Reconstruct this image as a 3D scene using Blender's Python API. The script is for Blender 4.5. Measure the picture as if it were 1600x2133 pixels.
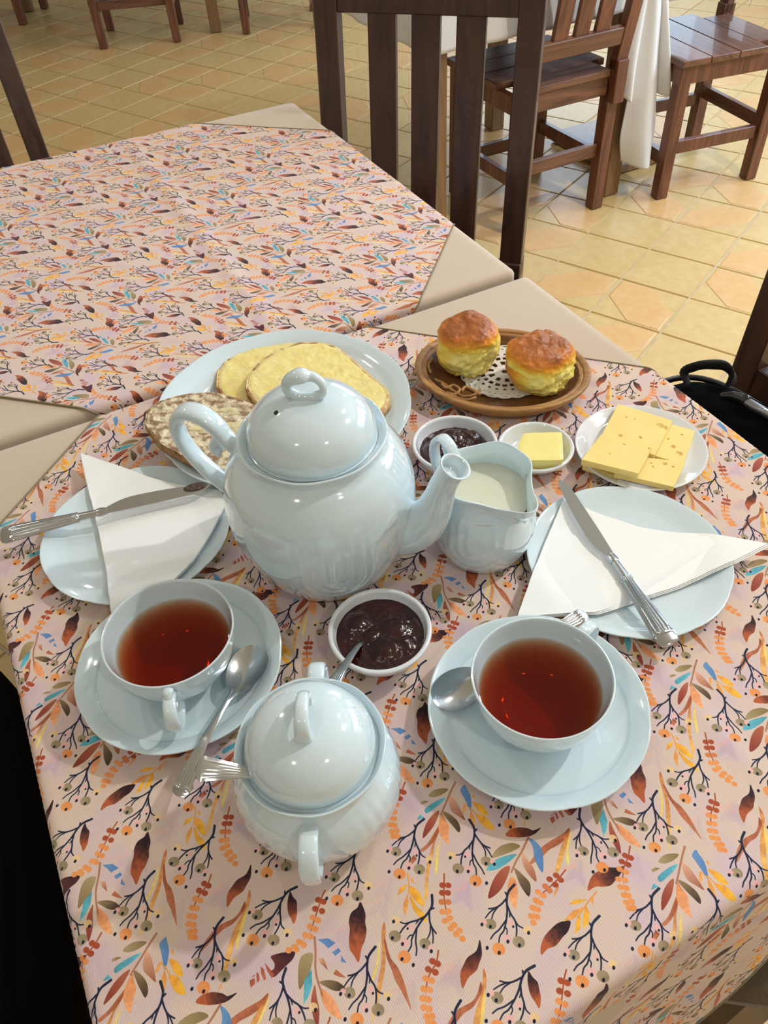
import bpy, bmesh, math, random
import numpy as np
from mathutils import Vector, Matrix, noise as mnoise
random.seed(7)
PI = math.pi
C = bpy.context.scene.collection
for o in list(bpy.data.objects): bpy.data.objects.remove(o)

# ------------------------------------------------------------------ camera
F_PX, PITCH, ROLL, EYE = 1661.4, math.radians(45.816), math.radians(-4.074), 1.30
cam_data = bpy.data.cameras.new('camera')
cam_data.sensor_fit = 'VERTICAL'; cam_data.sensor_height = 36.0
cam_data.lens = F_PX / 2133.0 * 36.0
cam_data.clip_start = 0.02
cam = bpy.data.objects.new('camera', cam_data); C.objects.link(cam)
cam.matrix_world = Matrix.Translation((0, 0, EYE)) @ Matrix.Rotation(PI/2 - PITCH, 4, 'X') @ Matrix.Rotation(ROLL, 4, 'Z')
bpy.context.scene.camera = cam

# ------------------------------------------------------------------ world, lights, exposure
vs = bpy.context.scene.view_settings
vs.view_transform = 'Standard'; vs.look = 'None'; vs.gamma = 1.0; vs.use_curve_mapping = False
vs.exposure = 0.17
w = bpy.data.worlds.new('world'); bpy.context.scene.world = w; w.use_nodes = True
w.node_tree.nodes['Background'].inputs[0].default_value = (0.62, 0.74, 0.86, 1)
w.node_tree.nodes['Background'].inputs[1].default_value = 0.6
def area(name, loc, target, size, energy, col, sy=None):
    l = bpy.data.lights.new(name, 'AREA'); l.energy = energy; l.color = col
    l.shape = 'RECTANGLE'; l.size = size; l.size_y = sy or size
    o = bpy.data.objects.new(name, l); C.objects.link(o); o.location = loc
    o.rotation_euler = (Vector(target) - Vector(loc)).to_track_quat('-Z', 'Y').to_euler()
    return o
area('window_light_right', (3.35, 2.6, 1.75), (0, 1.6, 0.5), 2.2, 95, (0.62, 0.78, 1.0), 1.5)
area('window_light_far', (1.9, 6.9, 1.75), (0.4, 1.0, 0.6), 2.2, 24, (0.66, 0.80, 1.0), 1.5)
for i, (x, y, e) in enumerate(((1.75, 1.15, 34), (1.25, 1.75, 8), (-1.3, 1.9, 6), (0.9, -0.9, 6), (-0.9, -0.8, 5), (-1.2, 4.6, 2), (1.6, 4.4, 7))):
    area('ceiling_lamp_light', (x, y, 2.72), (x, y, 0), 0.09, e, (1.0, 0.97, 0.92), 0.09)

# ------------------------------------------------------------------ helpers
HZ = 0.75                                    # height of the table tops
_c, _s = math.cos(PITCH), math.sin(PITCH)
def at(px, py, z=HZ):
    """real point at height z seen at photo position px, py (camera solved from the plates)"""
    x = (px - 800) / F_PX; y = -(py - 1066.5) / F_PX
    c, s = math.cos(ROLL), math.sin(ROLL)
    x, y = c*x - s*y, s*x + c*y
    dy = _c + y*_s; dz = -_s + y*_c; k = (EYE - z) / -dz
    return Vector((x*k, dy*k, z))
TE = Vector((0.909, 0.416, 0)).normalized()      # table axis to the right
TD = Vector((0.416, -0.909, 0)).normalized()     # table axis towards the viewer
TC = Vector((0.0336, 0.482, 0))                  # centre of the near table
def tw(s, t, z=0.0): return TC + TE*s + TD*t + Vector((0, 0, z))
ANG_T = math.atan2(TE.y, TE.x)

def set_smooth(me, ang=None):
    for p in me.polygons: p.use_smooth = True
    if ang is not None:
        bm = bmesh.new(); bm.from_mesh(me)
        for e in bm.edges:
            if len(e.link_faces) == 2 and e.calc_face_angle(0) > ang: e.smooth = False
        bm.to_mesh(me); bm.free()
def obj(name, bm, mat, parent=None, loc=None, smooth=False, ang=None, rot=None):
    me = bpy.data.meshes.new(name)
    if isinstance(bm, bmesh.types.BMesh): bm.to_mesh(me); bm.free()
    else: me.from_pydata(bm[0], [], bm[1])
    me.update()
    for m in (mat if isinstance(mat, (list, tuple)) else [mat]): me.materials.append(m)
    if smooth: set_smooth(me, ang)
    o = bpy.data.objects.new(name, me); C.objects.link(o)
    if parent: o.parent = parent
    if loc is not None: o.location = loc
    if rot is not None: o.rotation_euler = rot
    return o
def tag(o, label=None, cat=None, group=None, kind=None):
    if label: o['label'] = label
    if cat: o['category'] = cat
    if group: o['group'] = group
    if kind: o['kind'] = kind
    return o
def thing(name, label, cat, loc=(0, 0, 0), rz=0.0, group=None):
    o = bpy.data.objects.new(name, None); C.objects.link(o); o.location = loc; o.rotation_euler = (0, 0, rz)
    o.empty_display_size = 0.05
    return tag(o, label, cat, group)
def copy_tree(o, parent=None):
    c = o.copy(); C.objects.link(c)
    if parent: c.parent = parent
    for ch in list(o.children): copy_tree(ch, c)
    return c

def bx(bm, c, d, rot=None, bev=0.0, mi=0):
    """box centre c, full dims d"""
    m = Matrix.Translation(c) @ (rot.to_4x4() if rot is not None else Matrix.Identity(4)) @ Matrix.Diagonal((d[0], d[1], d[2], 1))
    t = bmesh.new(); bmesh.ops.create_cube(t, size=1, matrix=m)
    if bev: bmesh.ops.bevel(t, geom=t.edges[:], offset=bev, segments=1, affect='EDGES')
    for f in t.faces: f.material_index = mi
    me = bpy.data.meshes.new('tmp'); t.to_mesh(me); t.free(); bm.from_mesh(me); bpy.data.meshes.remove(me)
def bar(bm, a, b, w_, h, up=(0, 0, 1), bev=0.002):
    a, b = Vector(a), Vector(b); z = (b - a).normalized(); x = z.cross(Vector(up)).normalized(); y = z.cross(x)
    r = Matrix((x, y, z)).transposed()
    bx(bm, (a + b)/2, (w_, h, (b - a).length), r, bev)
def lathe(prof, seg=64, wave=None, cap=True):
    """revolve (r,z) list; wave(theta, r, z)->(r,z)"""
    V, Fc = [], []
    n = len(prof)
    for k in range(seg):
        th = 2*PI*k/seg
        for r, z in prof:
            if wave: r, z = wave(th, r, z)
            V.append((r*math.cos(th), r*math.sin(th), z))
    for k in range(seg):
        a, b = k*n, ((k + 1) % seg)*n
        for i in range(n - 1): Fc.append((a + i, b + i, b + i + 1, a + i + 1))
    bm = bmesh.new(); vs_ = [bm.verts.new(v) for v in V]
    for f in Fc: bm.faces.new([vs_[i] for i in f])
    if cap:
        bmesh.ops.remove_doubles(bm, verts=bm.verts[:], dist=1e-6)
    bmesh.ops.recalc_face_normals(bm, faces=bm.faces[:])
    return bm
def crom(P, n=8, closed=False):
    P = [tuple(p) for p in P]; out = []; m = len(P); P = [np.array(p, float) for p in P]
    g = (lambda i: P[i % m]) if closed else (lambda i: P[max(0, min(m - 1, i))])
    for i in range(m if closed else m - 1):
        for k in range(n):
            t = k/n; a, b, c, d = g(i-1), g(i), g(i+1), g(i+2)
            out.append(0.5*((2*b) + (c - a)*t + (2*a - 5*b + 4*c - d)*t*t + (3*b - a - 3*c + d)*t**3))
    if not closed: out.append(P[-1])
    return out
def sweep(path, side, nseg=14, sub=6, bm=None, closed=False, cap=True, flat=0.0):
    """path rows: x,y,z,ra(half width along side),rb(half thickness). side: fixed vector or None"""
    rows = crom(path, sub, closed); bm = bm or bmesh.new(); rings = []; N = len(rows)
    side = Vector(side).normalized()
    for i, r in enumerate(rows):
        p = Vector(r[:3]); q = Vector(rows[(i+1) % N if closed else min(i+1, N-1)][:3]); o = Vector(rows[(i-1) % N if closed else max(i-1, 0)][:3])
        t = (q - o).normalized(); u = (side - t*side.dot(t)).normalized(); v = t.cross(u)
        ring = []
        for k in range(nseg):
            a = 2*PI*k/nseg; ca, sa = math.cos(a), math.sin(a)
            if flat: e = 1 - flat; ca = math.copysign(abs(ca)**e, ca); sa = math.copysign(abs(sa)**e, sa)
            ring.append(bm.verts.new(p + u*ca*r[3] + v*sa*r[4]))
        rings.append(ring)
    for i in range(N if closed else N - 1):
        A, B = rings[i], rings[(i+1) % N]
        for k in range(nseg): bm.faces.new((A[k], A[(k+1) % nseg], B[(k+1) % nseg], B[k]))
    if cap and not closed:
        bm.faces.new(rings[0][::-1]); bm.faces.new(rings[-1])
    bmesh.ops.recalc_face_normals(bm, faces=bm.faces[:])
    return bm
def tube(bm, pts, r, seg=8, closed=False, side=(0, 0.01, 1)):
    return sweep([tuple(p) + (r, r) for p in pts], side, seg, 1, bm, closed)
def nz(x, y, z, s=1.0): return mnoise.noise(Vector((x*s, y*s, z*s)))

# ------------------------------------------------------------------ materials
def mat(name, col, rough=0.5, metal=0.0, spec=0.5, coat=0.0, sub=0.0, subr=(1, .6, .4), sheen=0.0, noise=None, bump=None, coord='Object'):
    """noise=(scale, colour2, detail, contrast) ; bump=(scale, strength, distance)"""
    m = bpy.data.materials.new(name); m.use_nodes = True; nt = m.node_tree; b = nt.nodes['Principled BSDF']
    b.inputs['Base Color'].default_value = (*col, 1); b.inputs['Roughness'].default_value = rough; b.inputs['Metallic'].default_value = metal
    b.inputs['Specular IOR Level'].default_value = spec; b.inputs['Coat Weight'].default_value = coat; b.inputs['Coat Roughness'].default_value = 0.04
    b.inputs['Subsurface Weight'].default_value = sub; b.inputs['Subsurface Radius'].default_value = subr; b.inputs['Subsurface Scale'].default_value = 0.004
    b.inputs['Sheen Weight'].default_value = sheen
    tc = nt.nodes.new('ShaderNodeTexCoord')
    if noise:
        n = nt.nodes.new('ShaderNodeTexNoise'); n.inputs['Scale'].default_value = noise[0]; n.inputs['Detail'].default_value = noise[2]
        nt.links.new(tc.outputs[coord], n.inputs['Vector'])
        r = nt.nodes.new('ShaderNodeMapRange'); c_ = noise[3]
        r.inputs['From Min'].default_value = 0.5 - c_; r.inputs['From Max'].default_value = 0.5 + c_
        mx = nt.nodes.new('ShaderNodeMix'); mx.data_type = 'RGBA'
        mx.inputs[6].default_value = (*col, 1); mx.inputs[7].default_value = (*noise[1], 1)
        nt.links.new(n.outputs['Fac'], r.inputs['Value']); nt.links.new(r.outputs[0], mx.inputs[0]); nt.links.new(mx.outputs[2], b.inputs['Base Color'])
    if bump:
        n2 = nt.nodes.new('ShaderNodeTexNoise'); n2.inputs['Scale'].default_value = bump[0]; n2.inputs['Detail'].default_value = 4
        nt.links.new(tc.outputs[coord], n2.inputs['Vector'])
        bp = nt.nodes.new('ShaderNodeBump'); bp.inputs['Strength'].default_value = bump[1]; bp.inputs['Distance'].default_value = bump[2]
        nt.links.new(n2.outputs['Fac'], bp.inputs['Height']); nt.links.new(bp.outputs[0], b.inputs['Normal'])
    return m
def srgb(r, g, b):
    f = lambda v: (v/255/12.92) if v/255 <= .04045 else ((v/255 + .055)/1.055)**2.4
    return (f(r), f(g), f(b))
def wood_mat(name, c1, c2, scale=1.0, axis='X', rough=0.42, coat=0.25):
    m = mat(name, c1, rough, coat=coat); nt = m.node_tree; b = nt.nodes['Principled BSDF']
    tc = nt.nodes.new('ShaderNodeTexCoord'); mp = nt.nodes.new('ShaderNodeMapping')
    s = {'X': (2, 22, 22), 'Y': (22, 2, 22), 'Z': (22, 22, 2)}[axis]
    mp.inputs['Scale'].default_value = [v*scale for v in s]
    oi = nt.nodes.new('ShaderNodeObjectInfo')
    nt.links.new(tc.outputs['Object'], mp.inputs['Vector']); nt.links.new(oi.outputs['Random'], mp.inputs['Location'])
    n = nt.nodes.new('ShaderNodeTexNoise'); n.inputs['Scale'].default_value = 1.6; n.inputs['Detail'].default_value = 6; n.inputs['Distortion'].default_value = 1.2
    nt.links.new(mp.outputs[0], n.inputs['Vector'])
    r = nt.nodes.new('ShaderNodeValToRGB'); r.color_ramp.elements[0].position = .32; r.color_ramp.elements[1].position = .68
    r.color_ramp.elements[0].color = (*c1, 1); r.color_ramp.elements[1].color = (*c2, 1)
    nt.links.new(n.outputs['Fac'], r.inputs[0]); nt.links.new(r.outputs[0], b.inputs['Base Color'])
    bp = nt.nodes.new('ShaderNodeBump'); bp.inputs['Strength'].default_value = .25; bp.inputs['Distance'].default_value = .001
    nt.links.new(n.outputs['Fac'], bp.inputs['Height']); nt.links.new(bp.outputs[0], b.inputs['Normal'])
    return m

PORC = mat('glazed_porcelain', srgb(214, 231, 237), 0.10, coat=1.0, spec=0.5, bump=(9, 0.05, 0.01))
PORC2 = mat('plain_white_porcelain', srgb(228, 232, 236), 0.14, coat=1.0)
STEEL = mat('brushed_steel', srgb(196, 200, 204), 0.17, metal=1.0, bump=(300, 0.04, 0.001))
BEIGE = mat('beige_cloth', srgb(205, 187, 166), 0.85, sheen=0.2, noise=(5, srgb(196, 177, 156), 3, .25), bump=(900, 0.25, 0.0004))
WHITEC = mat('white_cloth', srgb(214, 214, 214), 0.8, sheen=0.2, bump=(700, 0.2, 0.0004))
HEM = mat('hem_thread', srgb(140, 128, 98), 0.9, bump=(1500, 0.8, 0.0006))
NAPKIN = mat('paper_napkin', srgb(246, 249, 248), 0.85, bump=(420, 0.35, 0.0005))
DARKW = wood_mat('dark_walnut_wood', srgb(44, 26, 20), srgb(78, 48, 36), 1.0, 'Z')
MIDW = wood_mat('brown_wood', srgb(78, 44, 32), srgb(128, 78, 56), 1.0, 'Z')
MIDWX = wood_mat('brown_wood_across', srgb(76, 46, 34), srgb(126, 84, 62), 1.0, 'X')
TANW = wood_mat('tan_table_wood', srgb(112, 82, 54), srgb(146, 112, 76), 1.0, 'Z')
TRAYW = wood_mat('turned_wood', srgb(140, 98, 52), srgb(186, 140, 84), 3.0, 'X', 0.5, 0.15)
BLACKF = mat('black_fabric', srgb(4, 5, 6), 0.9, spec=.04, noise=(40, srgb(10, 11, 13), 4, .3), bump=(500, 0.4, 0.001))
NAVYF = mat('dark_navy_fabric', srgb(9, 12, 15), 0.9, spec=.08, noise=(60, srgb(14, 18, 21), 4, .3), bump=(600, 0.5, 0.001))
OLIVEF = mat('olive_brown_fabric', srgb(92, 76, 54), 0.95, sheen=0.3, bump=(400, 0.6, 0.002))
GROUT = mat('floor_grout', srgb(205, 192, 168), 0.8, noise=(30, srgb(182, 168, 144), 3, .2))
TILE_A = mat('sand_tile', srgb(212, 184, 128), 0.42, coat=0.08, noise=(7, srgb(200, 170, 110), 5, .22), coord='Generated')
TILE_B = mat('peach_tile', srgb(218, 182, 128), 0.42, coat=0.08, noise=(6, srgb(208, 160, 98), 5, .3), coord='Generated')
TILE_G = mat('tile_groove', srgb(190, 140, 84), 0.4, noise=(9, srgb(214, 180, 136), 3, .2), coord='Generated')
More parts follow.
